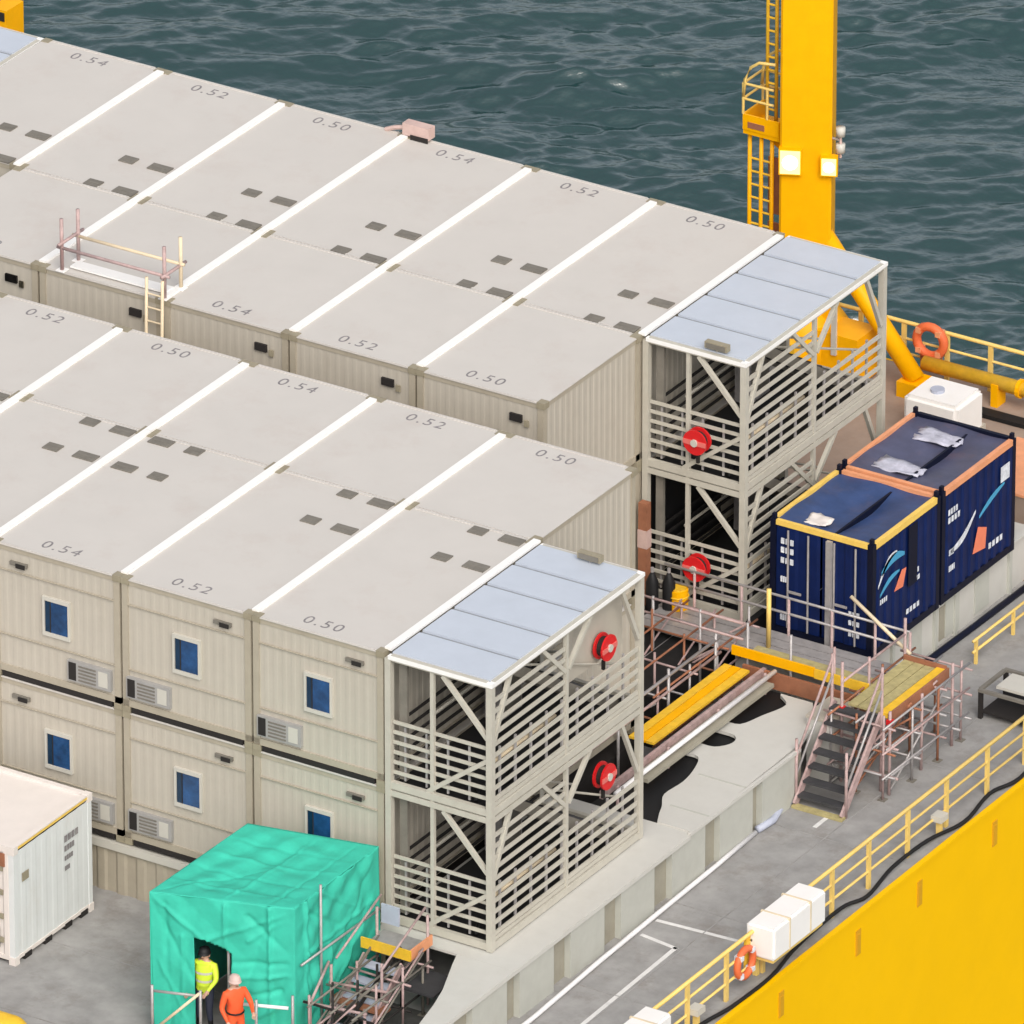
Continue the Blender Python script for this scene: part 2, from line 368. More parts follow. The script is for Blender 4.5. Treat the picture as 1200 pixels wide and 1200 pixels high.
def container(kind, flip, mirror, strip, window, number):
    """kind long/short; window wall on -Y (flip False) or +Y (flip True). Local origin: right front bottom corner."""
    L = LL if kind == 'long' else LS
    key = (kind, flip, mirror, strip, window, number)
    if key in CACHE: return copy_tree(CACHE[key])
    root = bpy.data.objects.new('accommodation_container', None); COL.objects.link(root)
    CACHE[key] = root
    x0, x1, y0, y1 = -W+.025, -.025, .02, L-.02
    zb, zt = .13, H-.03
    # walls
    pw = .14
    MB().corr((x0+pw, y0+.03), (x1-pw, y0+.03), zb+.14, zt-.1, (0,-1), .2, .004).build('front_wall', 'cream', root)
    MB().corr((x1-.03, y0+pw), (x1-.03, y1-pw), zb+.14, zt-.1, (1,0), .2, .008).build('end_wall', 'cream', root)
    m = MB(); m.corr((x0+.03, y1-pw), (x0+.03, y0+pw), zb+.14, zt-.1, (-1,0), .2, .026); m.corr((x1-pw, y1-.03), (x0+pw, y1-.03), zb+.14, zt-.1, (0,1), .24, .026)
    m.build('rear_wall', 'cream', root)
    MB().box(x0+.1, x1-.1, y0+.1, y1-.1, zb+.02, zb+.1).build('floor', 'gasket_shade_dark', root)
    B('gap_shade', 'gasket_shade_dark', root, x0+.2, x1-.2, y0-.014, y0+.1, .015, zb-.012)  # dark strip painted in as the shade between tiers
    MB().box(x0, x1, y0, y0+.10, zb, zb+.14).build('bottom_rail', 'cream_post', root)
    MB().box(x1-.10, x1, y0+.101, y1, zb, zb+.14).build('bottom_rail', 'cream_post', root)
    MB().box(x0, x1, y0+.012, y0+.10, zt-.11, zt-.001).build('top_rail', 'cream_post', root)
    MB().box(x1-.10, x1-.012, y0+.101, y1-.1, zt-.11, zt-.001).build('top_rail', 'cream_post', root)
    MB().box(x0+.012, x1-.012, y1-.1, y1-.012, zt-.11, zt-.001).build('top_rail', 'cream_post', root)
    post = None
    for px, py in ((x0, y0), (x1-pw, y0), (x0, y1-pw), (x1-pw, y1-pw)):
        q = B('corner_post', 'cream_post', root, px, px+pw, py, py+pw, zb-.02, zt-.002)
        for z in (0, H-.125):
            B('corner_casting', 'casting', q, px-.012, px+pw+.03, py-.016, py+pw+.03, z, z+.132)
    # roof: one flat sheet with a raised rim and folded seams
    rf = MB().box(x0-.01, x1+.01, y0-.012, y1+.012, zt, zt+.022)
    rf.build('roof', 'roof_paint', root)
    rm = MB(); ry0, ry1 = y0+.2, y1-.2
    B('roof_rim', 'roof_paint', root, x0+.2, x1-.2, y0-.004, y0+.05, zt+.0225, zt+.04); B('roof_rim', 'roof_paint', root, x0+.2, x1-.2, y1-.05, y1+.004, zt+.0225, zt+.04)
    if strip:
        a = .16 if not flip else 0.0; b = L if not flip else L-.16
        if kind == 'short': a, b = (.16, L) if not flip else (0, L-.16)
        MB().box(-.08, .08, a+.005, b-.005, zt+.023, zt+.075).build('joint_cover', 'strip_white', root)
    seam_y = y1 if not flip else y0
    if kind == 'long':
        for dy in (.24, 1.55):
            for k, xx in enumerate((-.43, -1.2)):
                if mirror: xx = -W - xx + .05
                wx = .24 if k == 0 else .17
                yy = (L-dy) if not flip else dy-.1
                q = B('roof_vent', 'mark_grey', root, xx-wx, xx+wx, yy-.14, yy+.14, zt+.0225, zt+.05)
                B('vent_slot', 'mark_grey', q, xx-wx+.04, xx+wx-.04, yy-.03, yy+.03, zt+.0505, zt+.056)
    if number:
        yy = .42 if not flip else L-.42
        number_text(number, root, (-1.62, yy, zt+.0235), False)
    if window:
        cx = -1.49; z0, z1 = 1.2, 1.98
        yf = y0-.03
        f = MB(); w2 = .315
        f.box(cx-w2, cx+w2, yf, y0+.05, z0-.03, z0+.05); f.box(cx-w2, cx+w2, yf, y0+.05, z1-.05, z1+.03)
        f.box(cx-w2, cx-w2+.045, yf+.001, y0+.05, z0+.05, z1-.05); f.box(cx+w2-.045, cx+w2, yf+.001, y0+.05, z0+.05, z1-.05)
        fr = f.build('window', 'frame_white', root)
        B('pane', 'glass_blue', fr, cx-.14, cx+.265, y0-.004, y0+.03, z0+.05, z1-.05)
        B('pane', 'glass_dark', fr, cx-.265, cx-.142, y0-.002, y0+.03, z0+.05, z1-.05)
        B('mullion', 'gasket_shade_dark', fr, cx-.15, cx-.13, y0-.012, y0+.03, z0+.05, z1-.05)
        # air conditioning unit
        ax0 = -2.86 if not mirror else -1.22; sg = 1
        q = B('air_conditioner', 'louvre', root, ax0, ax0+1.0, y0-.06, y0+.04, .36, .80)
        B('intake', 'gasket_shade_dark', q, ax0+.03, ax0+.2, y0-.068, y0-.055, .39, .77)
        for k in range(5): B('slat', 'mark_grey', q, ax0+.26, ax0+.66, y0-.075, y0-.061, .41+k*.075, .44+k*.075)
        B('side_panel', 'frame_white', q, ax0+.72, ax0+.93, y0-.07, y0-.061, .42, .74)
        bx = -.86 if not mirror else -2.55
        q = B('socket_or_dark_opening', 'mark_grey', root, bx, bx+.4, y0-.03, y0+.03, 2.49, 2.57)
        B('socket_cap', 'gasket_shade_dark', q, bx+.15, bx+.36, y0-.05, y0-.032, 2.46, 2.55)
        B('trim_band', 'cream_post', root, x0+pw, x1-pw, y0-.012, y0+.02, 2.33, 2.35)
        B('trim_band', 'cream_post', root, x0+pw, x1-pw, y0-.012, y0+.02, .93, .95)
    return root
ORD = ['first', 'second', 'third', 'fourth', 'fifth', 'sixth']
def place(root, x, y, z, label):
    root.location = (x, y, z); tag(root, label, 'container', 'stacked cream accommodation containers')
    for ch in root.children: pass
nums = ['0.50', '0.52', '0.54', '0.50', '0.52', '0.54']
# near block, upper tier
nb = ['cream container, near block front, top tier, right beside the stair tower',
      'cream container, near block front, top tier, second from the stair tower',
      'cream container, near block front, top tier, air conditioner at its right side',
      'cream container, near block front, top tier, fourth from the stair tower',
      'cream container, near block front, top tier, fifth from the stair tower']
for k in range(5):
    place(container('long', False, k == 2, True, True, nums[k]), -k*W, 0, H, nb[k])
nr = ['cream container, near block rear, top tier, ribbed end wall above the tower roof',
      'cream container, near block rear, top tier, second from the bare end wall',
      'cream container, near block rear, top tier, third from the bare end wall',
      'cream container, near block rear, top tier, fourth from the bare end wall',
      'cream container, near block rear, top tier, fifth from the bare end wall']
for k in range(5):
    place(container('short', True, False, k > 0, False, nums[k]), -k*W, LL, H, nr[k])
nl = ['cream container, near block bottom tier, window half hidden by the green tent',
      'cream container, near block bottom tier, between the green tent and the white container',
      'cream container, near block bottom tier, directly behind the white shipping container']
for k in range(3):
    place(container('long', False, k == 2, False, True, None), -k*W, 0, 0, nl[k])
place(container('long', False, False, False, True, None), -3*W, 0, 0, 'cream container, near block bottom tier, left of the one behind the white container')
place(container('long', False, False, False, True, None), -4*W, 0, 0, 'cream container at the left end of the near block bottom tier')
place(container('short', True, False, False, False, None), 0, LL, 0, 'cream container, near block bottom tier rear, seen through the near stair tower')
# far block
fr_ = ['cream container, far block rear, top tier, right against the far stair tower'] + \
      [f'cream container, far block rear row by the sea, {ORD[k]} from the right stair tower' for k in range(1, 6)]
for k in range(6):
    place(container('long', True, False, True, False, nums[k]), AX-k*W, YA+LS, H, fr_[k])
ff = ['cream container, far block front, top tier, bare end wall by the far tower',
      'cream container, far block front row, top tier, second from the bare end wall',
      'cream container, far block front row, top tier, third from the bare end wall',
      'cream container, far block front row, top tier, under the scaffold guard rail',
      'cream container, far block front row, top tier, left of the scaffold guard rail']
for k in range(5):
    c_ = container('short', False, False, k > 0, False, nums[k])
    place(c_, AX-k*W, YA, H, ff[k])
    q_ = B('socket_or_dark_opening', 'gasket_shade_dark', c_, -.8, -.52, -.012, .04, 2.36, 2.52); B('socket_cap', 'casting', q_, -.46, -.36, -.012, .02, 2.3, 2.44)  # dark block stands in for the black opening beside each joint
place(container('short', False, False, False, False, None), AX, YA, 0, 'cream container, far block bottom tier front, behind the near block corner')
dk_ = container('long', True, False, False, False, None)
B('shade_panel', 'black', dk_, -.03, .012, .25, 3.1, .3, 2.62)  # added black panel imitates the dark behind the far tower
place(dk_, AX, YA+LS, 0, 'cream container, far block bottom tier rear, seen through the far stair tower')

# ------------------------------------------------------------------ stair towers
def stair_tower():
    t = bpy.data.objects.new('stair_tower', None); COL.objects.link(t)
    L = LL; m = 'steel_cream'; ZT = 2*H
    p = .13
    for x, y in ((0.02, 0), (T-p, 0), (0.02, L-p), (T-p, L-p)):
        B('post', m, t, x, x+p, y, y+p, 0, ZT-.09)
    B('post', m, t, T-.1, T-.02, L/2-.04, L/2+.04, 0.1, ZT-.1)
    B('post', m, t, 1.02, 1.10, .03, .11, 0.1, ZT-.1)
    # frames: each module has its own bottom and top frame
    for z0 in (0, H):
        for z, hh in ((z0+.02, .15), (z0+H-.135, .12)):
            B('frame_beam', m, t, .15, T-p-.001, 0.01, .11, z, z+hh)
            B('frame_beam', m, t, T-.115, T-.004, p+.001, L-p-.001, z, z+hh)
            B('frame_beam', m, t, .15, T-p-.001, L-.11, L-.01, z, z+hh)
        B('landing', 'dark_grate', t, .16, T-.12, .12, L-.12, z0+.05, z0+.09)
        # K braces
        def br(a, b): MB().bar(a, b, .085, .085).build('brace', m, t)
        yb = .06
        br((1.3, yb, z0+H-.15), (T-.12, yb, z0+1.66)); br((T-.12, yb, z0+1.2), (.95, yb, z0+.17))
        xb = T-.06
        br((xb, .74, z0+H-.14), (xb, .14, z0+1.55)); br((xb, 1.9, z0+H-.14), (xb, 2.72, z0+1.95))
        br((xb, 2.84, z0+1.95), (xb, 3.65, z0+H-.14)); br((xb, L-.74, z0+H-.14), (xb, L-.14, z0+1.5))
        # flight of stairs rising towards the front
        n = 11; xa, xc = 1.15, 2.12
        for xs in (xa, xc): MB().bar((xs, 5.0, z0+.15), (xs, 1.0, z0+2.75), .05, .22).build('stringer', 'mark_grey', t)
        tr = None
        for i in range(n):
            yy = 4.85-i*.36; zz = z0+.33+i*.232
            if tr is None: tr = MB().box(xa+.03, xc-.03, -.15, .15, -.02, .02).build('tread', 'tread', t); tr.location = (0, yy, zz)
            else: inst(tr, t, (0, yy, zz))
        for xs in (xa, xc): MB().tube([(xs, 5.0, z0+1.05), (xs, 1.2, z0+3.0 if z0 == 0 else z0+2.7)], .025, 6).build('handrail', m, t)
        # horizontal bars on the long side: full height at the front, breast height at the rear
        bar = None
        for i in range(10):
            zz = z0+.33+i*.235
            if bar is None: bar = MB().box(T-.075, T-.04, p+.01, L/2-.05, -.042, .042).build('side_bar', m, t); bar.location = (0, 0, zz)
            else: inst(bar, t, (0, 0, zz))
        bar = None
        for i in range(5):
            zz = z0+.33+i*.235
            if bar is None: bar = MB().box(T-.075, T-.04, L/2+.05, L-p-.01, -.045, .045).build('side_bar', m, t); bar.location = (0, 0, zz)
            else: inst(bar, t, (0, 0, zz))
        bar = None
        for i in range(6):
            zz = z0+.36+i*.215
            if bar is None: bar = MB().box(.16, T-p-.01, .075, .105, -.036, .036).build('front_bar', m, t); bar.location = (0, 0, zz)
            else: inst(bar, t, (0, 0, zz))
        MB().tube([(T-.2, .3, z0+1.02), (T-.2, 2.6, z0+1.02)], .04).build('handrail', 'tube_tan', t, True); MB().tube([(.3, 1.2, z0+1.1), (.3, 5.2, z0+1.1)], .03).build('handrail', m, t, True)
        for i in range(5):
            if i == 0: bar2 = MB().box(.17, .2, p+.1, L-p-.1, -.03, .03).build('inner_rail', 'gasket_shade_dark', t); bar2.location = (0, 0, z0+.4)  # inner rails coloured dark to deepen the shade between the bars
            else: inst(bar2, t, (0, 0, z0+.4+i*.24))
        q = B('cabinet', 'galv', t, .2, .55, 3.3, 4.1, z0+.1, z0+1.25); B('cabinet_door', 'mark_grey', q, .551, .56, 3.36, 4.04, z0+.2, z0+1.15)
        MB().tube([(.25, .3, z0+2.6), (.4, 1.6, z0+2.45), (.5, 3.2, z0+2.55), (.4, 5.2, z0+2.4)], .05, 6).build('cable', 'gasket_shade_dark', t, True)
        MB().tube([(1.9, .25, z0+.15), (1.7, .7, z0+.14), (2.0, 1.3, z0+.14), (1.6, 2.2, z0+.14)], .05, 6).build('cable', 'black', t, True)
        bal = None
        for i in range(9):
            yy = .45+i*.56
            if bal is None: bal = MB().box(T-.12, T-.085, -.025, .025, z0+.2, z0+1.35).build('baluster', 'galv', t); bal.location = (0, yy, 0)
            else: inst(bal, t, (0, yy, 0))
        bal = None
        for i in range(4):
            if bal is None: bal = MB().box(-.02, .02, .12, .15, z0+.2, z0+1.35).build('baluster', 'galv', t); bal.location = (.4, 0, 0)
            else: inst(bal, t, (.4+i*.48, 0, 0))
        B('cable_tray', 'mark_grey', t, .25, .42, .16, .24, z0+.2, z0+H-.2)
        B('toe_board', m, t, T-.08, T-.035, p+.01, L-p-.01, z0+.19, z0+.27)
    # roof
    B('roof_frame', 'strip_white', t, .1, T+.01, -.01, .09, ZT-.1, ZT-.02)
    B('roof_frame', 'strip_white', t, T-.09, T+.012, .091, L-.091, ZT-.1, ZT-.02)
    B('roof_frame', 'strip_white', t, .1, T+.01, L-.09, L+.01, ZT-.1, ZT-.02)
    B('roof_deck', 'sheet_gap', t, .12, T-.092, .092, L-.092, ZT-.07, ZT-.03)
    ed = [.06, 1.13, 2.27, 3.46, 4.47, L-.06]
    for i in range(5):
        B('roof_sheet', 'roof_sheet', t, .13, T-.10, ed[i]+.055, ed[i+1]-.055, ZT-.029, ZT+.012)
    return t
tw = stair_tower(); tw.location = (0, 0, 0)
tag(tw, 'open cream steel stair tower with blue roof sheets at the near block corner', 'stair tower', 'stair towers at the container blocks')
tw2 = copy_tree(tw); tw2.location = (AX, YA+LS, 0)
tag(tw2, 'open cream steel stair tower with blue roof sheets, left of the navy containers', 'stair tower', 'stair towers at the container blocks')
tw3 = copy_tree(tw); tw3.location = (AX-6*W-T-.03, YA+LS, 0)
tag(tw3, 'stair tower roof with blue sheets at the top left corner, behind the far row', 'stair tower', 'stair towers at the container blocks')

# reel boards and reels
def reel(loc, axis, label):
    t = thing('hose_reel', label, 'hose reel', loc, 'red fire hose reels in the stair towers')
    ax = Vector(axis)
    MB().tube([-ax*.11, -ax*.07], .27, 20).build('flange', 'red_paint', t); MB().tube([ax*.07, ax*.11], .27, 20).build('flange', 'red_paint', t)
    MB().tube([-ax*.07, ax*.07], .2, 16).build('hose_coil', 'gasket_shade_dark', t)
    MB().tube([ax*.11, ax*.15], .08, 10).build('hub', 'frame_white', t)
    sd_ = ax.cross(Vector((0,0,1)))
    MB().bar(-sd_*.26+ax*.12, sd_*.26+ax*.12, .02, .1).build('label_band', 'red_pale', t)
    MB().bar(Vector((0,0,-.31))-ax*.03, Vector((0,0,-.5))-ax*.03, .06, .06).build('bracket', 'gasket_shade_dark', t)
    return t
reel((2.2, 4.45, 4.58), (1, 0, 0), 'red hose reel on the light board in the top storey of the near stair tower')
reel((2.2, 4.45, 1.78), (1, 0, 0), 'red hose reel in the bottom storey of the near stair tower')
reel((AX+1.38, YA+LS-.12, 3.85), (0, -1, 0), 'red hose reel in the top storey of the far stair tower')
reel((AX+1.38, YA+LS-.12, 1.02), (0, -1, 0), 'red hose reel in the bottom storey of the far stair tower')
tag(MB().box(2.0, 2.03, 3.2, 5.36, 4.2, 5.62).build('backing_board', 'cream'), 'light cream board behind the top hose reel of the near stair tower', 'board')

# small lights on the tower roofs
for loc, lab in (((1.35, 5.3, 5.8), 'small olive floodlight on the rear edge of the near stair tower roof'), ((-1.35, 14.5, 5.8), 'small olive floodlight on the front edge of the far stair tower roof')):
    t = thing('roof_floodlight', lab, 'floodlight', loc, 'unlit floodlights on the stair tower roofs')
    MB().box(-.02, .02, -.02, .02, 0, .12).build('stem', 'galv', t)
    MB().box(-.26, .26, -.07, .07, .06, .2).build('housing', 'casting', t)
    MB().box(-.22, .22, -.085, -.071, .08, .18).build('lens', 'mark_grey', t)

# ------------------------------------------------------------------ scaffold guard on the far block roof
g = thing('roof_guard_rail', 'scaffold guard rail standing on the front edge of the far block roof', 'guard rail', (0, 0, 2*H))
P4 = [(-14.49, 10.75), (-14.46, 11.3), (-12.02, 10.75), (-11.99, 11.3)]
for i, (x, y) in enumerate(P4): MB().tube([(x, y, 0), (x, y, 1.15)], .04, 8).build('scaffold_pole', 'galv_pink' if i != 3 else 'tube_tan', g, True)
MB().tube([(-14.6, 11.3, .55), (-11.9, 11.3, .55)], .035).build('rail', 'tube_tan', g, True)
MB().tube([(-14.6, 10.75, .5), (-11.9, 10.75, .5)], .035).build('rail', 'galv_pink', g, True)
MB().tube([(-14.47, 10.6, .62), (-14.47, 11.5, .62)], .035).build('rail', 'galv_pink', g, True)
MB().tube([(-12.0, 10.6, .52), (-12.0, 11.5, .52)], .035).build('rail', 'galv_pink', g, True)
MB().box(-14.4, -12.1, 10.9, 11.2, .025, .06).build('foot_board', 'strip_white', g)
for x, y in P4: B('base_plate', 'strip_white', g, x-.1, x+.1, y-.1, y+.1, 0.002, .02)
la = thing('access_ladder', 'tan ladder standing in the gap between the blocks under the guard rail', 'ladder')
for dx in (0, .38): MB().tube([(-12.35+dx, 10.45, 2.0), (-12.35+dx, 10.6, 6.25)], .035).build('stile', 'tube_tan', la, True)
rg = None
for i in range(13):
    if rg is None: rg = MB().tube([(-12.35, 0, 0), (-11.97, 0, 0)], .02, 6).build('rung', 'tube_tan', la); rg.location = (0, 10.46, 2.3)
    else: inst(rg, la, (0, 10.46+i*.0105, 2.3+i*.3))
t = thing('junction_box', 'small pinkish box with dark base on the sea edge of the far block roof', 'box', (-11.75, 19.85, 5.77))
MB().box(-.32, .32, -.12, .12, .08, .34).build('housing', 'pink_box', t); MB().box(-.12, .3, -.14, -.121, .0, .12).build('foot', 'gasket_shade_dark', t)
MB().tube([(-.32, 0, .2), (-.6, 0, .12), (-.8, 0, .03)], .05, 6).build('conduit', 'pink_box', t)

# ------------------------------------------------------------------ navy open-top containers
def navy(loc, ly, rim, tarp, label, backrim):
    t = thing('navy_container', label, 'container', loc, 'navy blue open-top containers')
    w_, h = 2.38, 2.52
    MB().corr((w_-.04, .08), (w_-.04, ly-.08), .16, h-.14, (1, 0), .3, .035).build('side_wall', 'navy', t)
    m = MB(); m.corr((.04, ly-.08), (.04, .08), .16, h-.14, (-1, 0), .3, .035); m.corr((w_-.08, ly-.04), (.08, ly-.04), .16, h-.14, (0, 1), .3, .035); m.build('rear_wall', 'navy', t)
    for x, y in ((0, 0), (w_-.13, 0), (0, ly-.13), (w_-.13, ly-.13)):
        q = B('corner_post', 'navy_dark', t, x, x+.13, y, y+.13, 0, h)
        B('lifting_lug', 'navy_dark', q, x+.03, x+.1, y+.02, y+.11, h+.001, h+.12)
    B('bottom_rail', 'navy_dark', t, .13, w_-.13, .01, .11, 0, .16); B('bottom_rail', 'navy_dark', t, w_-.11, w_-.005, .131, ly-.131, 0, .16)
    B('floor', 'navy_dark', t, .1, w_-.12, .1, ly-.1, .08, .14)
    B('top_rail', rim, t, .131, w_-.131, .0, .09, h-.1, h+.01); B('top_rail', rim, t, w_-.1, w_-.001, .131, ly-.131, h-.12, h+.01)
    B('top_rail', rim, t, .0, .09, .131, ly-.131, h-.1, h+.01)
    B('top_rail', backrim, t, .131, w_-.131, ly-.09, ly-.001, h-.1, h+.01)
    # sagging cover
    n = 16; v = []; f = []
    for j in range(n+1):
        for i in range(n+1):
            a, b = i/n, j/n; sag = -.05-.16*math.sin(math.pi*a)*math.sin(math.pi*b)+.03*math.sin(9*a+4*b)*math.sin(7*b)
            v.append((.09+a*(w_-.19), .09+b*(ly-.18), h+sag))
    for j in range(n):
        for i in range(n): q = j*(n+1)+i; f.append((q, q+1, q+n+2, q+n+1))
    MB().add(v, f).build('cover_sheet', tarp, t, True)
    B('cover_seam', 'navy_dark', t, 1.35, 1.4, .1, ly-.1, h-.22, h-.075)
    # doors
    for x0, x1 in ((.135, 1.15), (1.2, w_-.135)):
        d = MB().corr((x0, .03), (x1, .03), .17, h-.11, (0, -1), .34, .02).build('door', 'navy', t)
        for xx in (x0+.3, x1-.25): MB().tube([(xx, -.03, .2), (xx, -.03, h-.15)], .022, 6).build('lock_rod', 'galv', d)
        B('handle', 'galv', d, x0+.3, x0+.62, -.06, -.035, 1.0, 1.05)
    return t
def quadmark(parent, name, m, pts, off=.0):
    """flat print on the +X side wall: (y, z) polygon"""
    x = 2.38+.002+off
    MB().add([(x, y, z) for y, z in pts]+[(x-.004, y, z) for y, z in pts],
             [tuple(range(len(pts)))]+[(i, (i+1)%len(pts), len(pts)+(i+1)%len(pts), len(pts)+i) for i in range(len(pts))]).build(name, m, parent)
def swoosh(parent, m, y0, y1, z0, z1, th, bend):
    n = 9; up = []; lo = []
    for i in range(n+1):
        a = i/n; y = y0+(y1-y0)*a; z = z0+(z1-z0)*a+bend*math.sin(math.pi*a); h = th*(.25+.75*math.sin(math.pi*min(.98, a*.85+.1)))
        up.append((y, z+h/2)); lo.append((y, z-h/2))
    quadmark(parent, 'logo_swoosh', m, up+lo[::-1])
n1 = navy((0, 14.35, -.0), 2.66, 'rim_yellow', 'tarp_navy', 'navy open-top container with yellow top rail and white marks on its door', 'rim_orange')
n2 = navy((-.02, 17.12, 0), 2.95, 'rim_orange', 'tarp_slate', 'navy open-top container with orange top rail, standing behind the yellow-railed one', 'navy_dark')
swoosh(n1, 'print_blue', .35, 1.25, 1.75, 1.85, .2, .12); swoosh(n1, 'print_white', .22, .95, 1.5, 2.02, .13, .16)
swoosh(n1, 'print_blue', .3, 1.05, 1.28, 1.55, .12, .08)
quadmark(n1, 'logo_mark', 'print_orange', [(.85, 1.15), (1.2, 1.12), (1.32, 1.5), (1.15, 1.52)], .004)
for k, (y, z, l) in enumerate([(.3, 1.08, .3), (1.35, .42, .55), (1.55, 1.02, .34), (1.55, 1.2, .3)]):
    for j in range(4): quadmark(n1, 'lettering', 'print_white', [(y+l*j/4, z), (y+l*j/4+l/6, z), (y+l*j/4+l/6, z+.11), (y+l*j/4, z+.11)])
B('white_panel', 'navy_dark', n1, 2.383, 2.387, 1.4, 1.75, 1.0, 2.35)
swoosh(n2, 'print_blue', 1.5, 2.5, 1.35, 1.7, .13, .05); swoosh(n2, 'print_white', .4, 1.35, 1.05, 1.55, .16, -.12)
quadmark(n2, 'logo_mark', 'print_orange', [(1.25, .62), (1.75, .55), (1.8, 1.0), (1.45, 1.15)], .004)
quadmark(n2, 'panel_sign', 'print_white', [(2.35, 1.75), (2.7, 1.75), (2.7, 2.1), (2.35, 2.1)])
for k, (y, z, l) in enumerate([(.25, 1.72, .5), (.25, 1.9, .4), (1.9, .45, .6), (.3, .62, .25), (.3, .98, .2)]):
    for j in range(4): quadmark(n2, 'lettering', 'print_white', [(y+l*j/4, z), (y+l*j/4+l/6, z), (y+l*j/4+l/6, z+.13), (y+l*j/4, z+.13)])
for z in (2.05, 1.85, 1.62, 1.2, .35):   # stencils on the door
    l = .32 if z > 1.6 else .16
    for j in range(3): B('door_lettering', 'print_white', n1, .27+l*j/3, .27+l*j/3+l/4.5, -.034, -.012, z, z+.12)
for z in (.85, .65, .4):
    for j in range(3): B('door_lettering', 'print_white', n1, 1.85+.09*j, 1.91+.09*j, -.034, -.012, z, z+.1)
tag(MB().box(1.36, 1.48, 14.22, 14.3, -.6, 2.42).build('white_post', 'galv'), 'pale vertical post in front of the yellow-railed navy container doors', 'post')
# sheets lying on the covers; those on the rear cover imitate reflections
def sheet(loc, sx, sy, label, m='cover_white', seed=0):
    rr = random.Random(seed); n = 7; v = []; f = []
    for j in range(n+1):
        for i in range(n+1):
            a, b = i/n-.5, j/n-.5; r_ = 1-.35*abs(math.sin(3*a+seed))*abs(b)
            v.append((a*sx*r_, b*sy*(1-.4*a), .05+.06*rr.random()))
    for j in range(n):
        for i in range(n): q = j*(n+1)+i; f.append((q, q+1, q+n+2, q+n+1))
    o = MB().add(v, f).build('pale_sheet', m, smooth=True)
    md = o.modifiers.new('thickness', 'SOLIDIFY'); md.thickness = .02
    o.location = loc; tag(o, label, 'plastic sheet')
sheet((.78, 14.95, 2.36), .55, .45, 'crumpled white plastic sheet on the front navy container cover', seed=1, m='reefer_white_sunlit')
sheet((.95, 17.85, 2.36), 1.1, .5, 'pale sheet imitating a reflection near the front edge of the orange-railed container cover', seed=2, m='sheet_reflection')
sheet((.95, 19.4, 2.36), 1.1, .5, 'pale sheet imitating a reflection at the rear edge of the orange-railed container cover', seed=3, m='sheet_reflection')

# ------------------------------------------------------------------ white shipping container at the left
t = thing('white_container', 'white refrigerated container at the left edge on the grey deck, pale recessed roof', 'container', (-6.2, -3.5, D))
Lx, wy, hz = 6.0, 2.70, 2.56
MB().corr((0-.02, .1), (0-.02, wy-.1), .17, hz-.13, (1, 0), .34, .005).build('end_wall', 'reefer_white_skylit', t)
MB().corr((-Lx, .03), (-.1, .03), .17, hz-.13, (0, -1), .3, .03).build('side_wall', 'reefer_white_sunlit', t)
MB().box(-Lx, -.06, wy-.06, wy-.02, .1, hz-.1).build('rear_wall', 'reefer_white_skylit', t)
for x, y in ((-.12, 0), (-.12, wy-.12)):
    q = B('corner_post', 'reefer_white_skylit', t, x, x+.12, y, y+.12, 0, hz)
    for z in (-.0, hz-.16): B('corner_casting', 'reefer_white_sunlit', q, x-.02, x+.135, y-.013, y+.133, z+.001, z+.17)
B('bottom_rail', 'reefer_white_sunlit', t, -.1, -.003, .121, wy-.121, .09, .17); B('bottom_rail', 'reefer_white_sunlit', t, -Lx, -.121, .0, .1, .09, .17); B('underside_shade', 'gasket_shade_dark', t, -Lx, -.14, .12, wy-.12, .01, .1)  # dark block below the rails imitates the shadow line at the deck
B('top_rail', 'rim_yellow', t, -.11, -.008, .121, wy-.121, hz-.09, hz-.03)
B('top_rail', 'reefer_white_sunlit', t, -.12, -.004, .121, wy-.121, hz-.029, hz); B('top_rail', 'reefer_white_sunlit', t, -Lx, -.121, 0, .11, hz-.13, hz); B('top_rail', 'reefer_white_sunlit', t, -Lx, -.121, wy-.11, wy, hz-.13, hz)
B('roof', 'reefer_white_sunlit', t, -Lx, -.121, .111, wy-.111, hz-.12, hz-.06)
for y in (.45, 1.15, 1.85, 2.4): B('skid_pad', 'gasket_shade_dark', t, -.10, .004, y-.12, y+.12, .0, .12)
for i, (y, z, a, b) in enumerate([(1.75, 1.9, .5, .14), (1.75, 1.7, .35, .12), (1.75, 1.5, .3, .1), (1.75, 1.28, .18, .1)]):
    for j in range(4): B('lettering', 'number_grey', t, .0, .006, y+a*j/4, y+a*j/4+a/5.5, z, z+b)
B('plate', 'casting', t, .0, .012, .28, .5, 1.72, 1.9)
for i in range(4): B('hinge', 'casting', t, -.6, -.25, -.03, .0, .45+i*.52, .56+i*.52)
B('vent_panel', 'rust_brown', t, -1.1, -.2, -.035, .0, 2.12, 2.4); B('fork_pocket', 'black', t, -.9, -.35, -.02, .002, .32, .75)

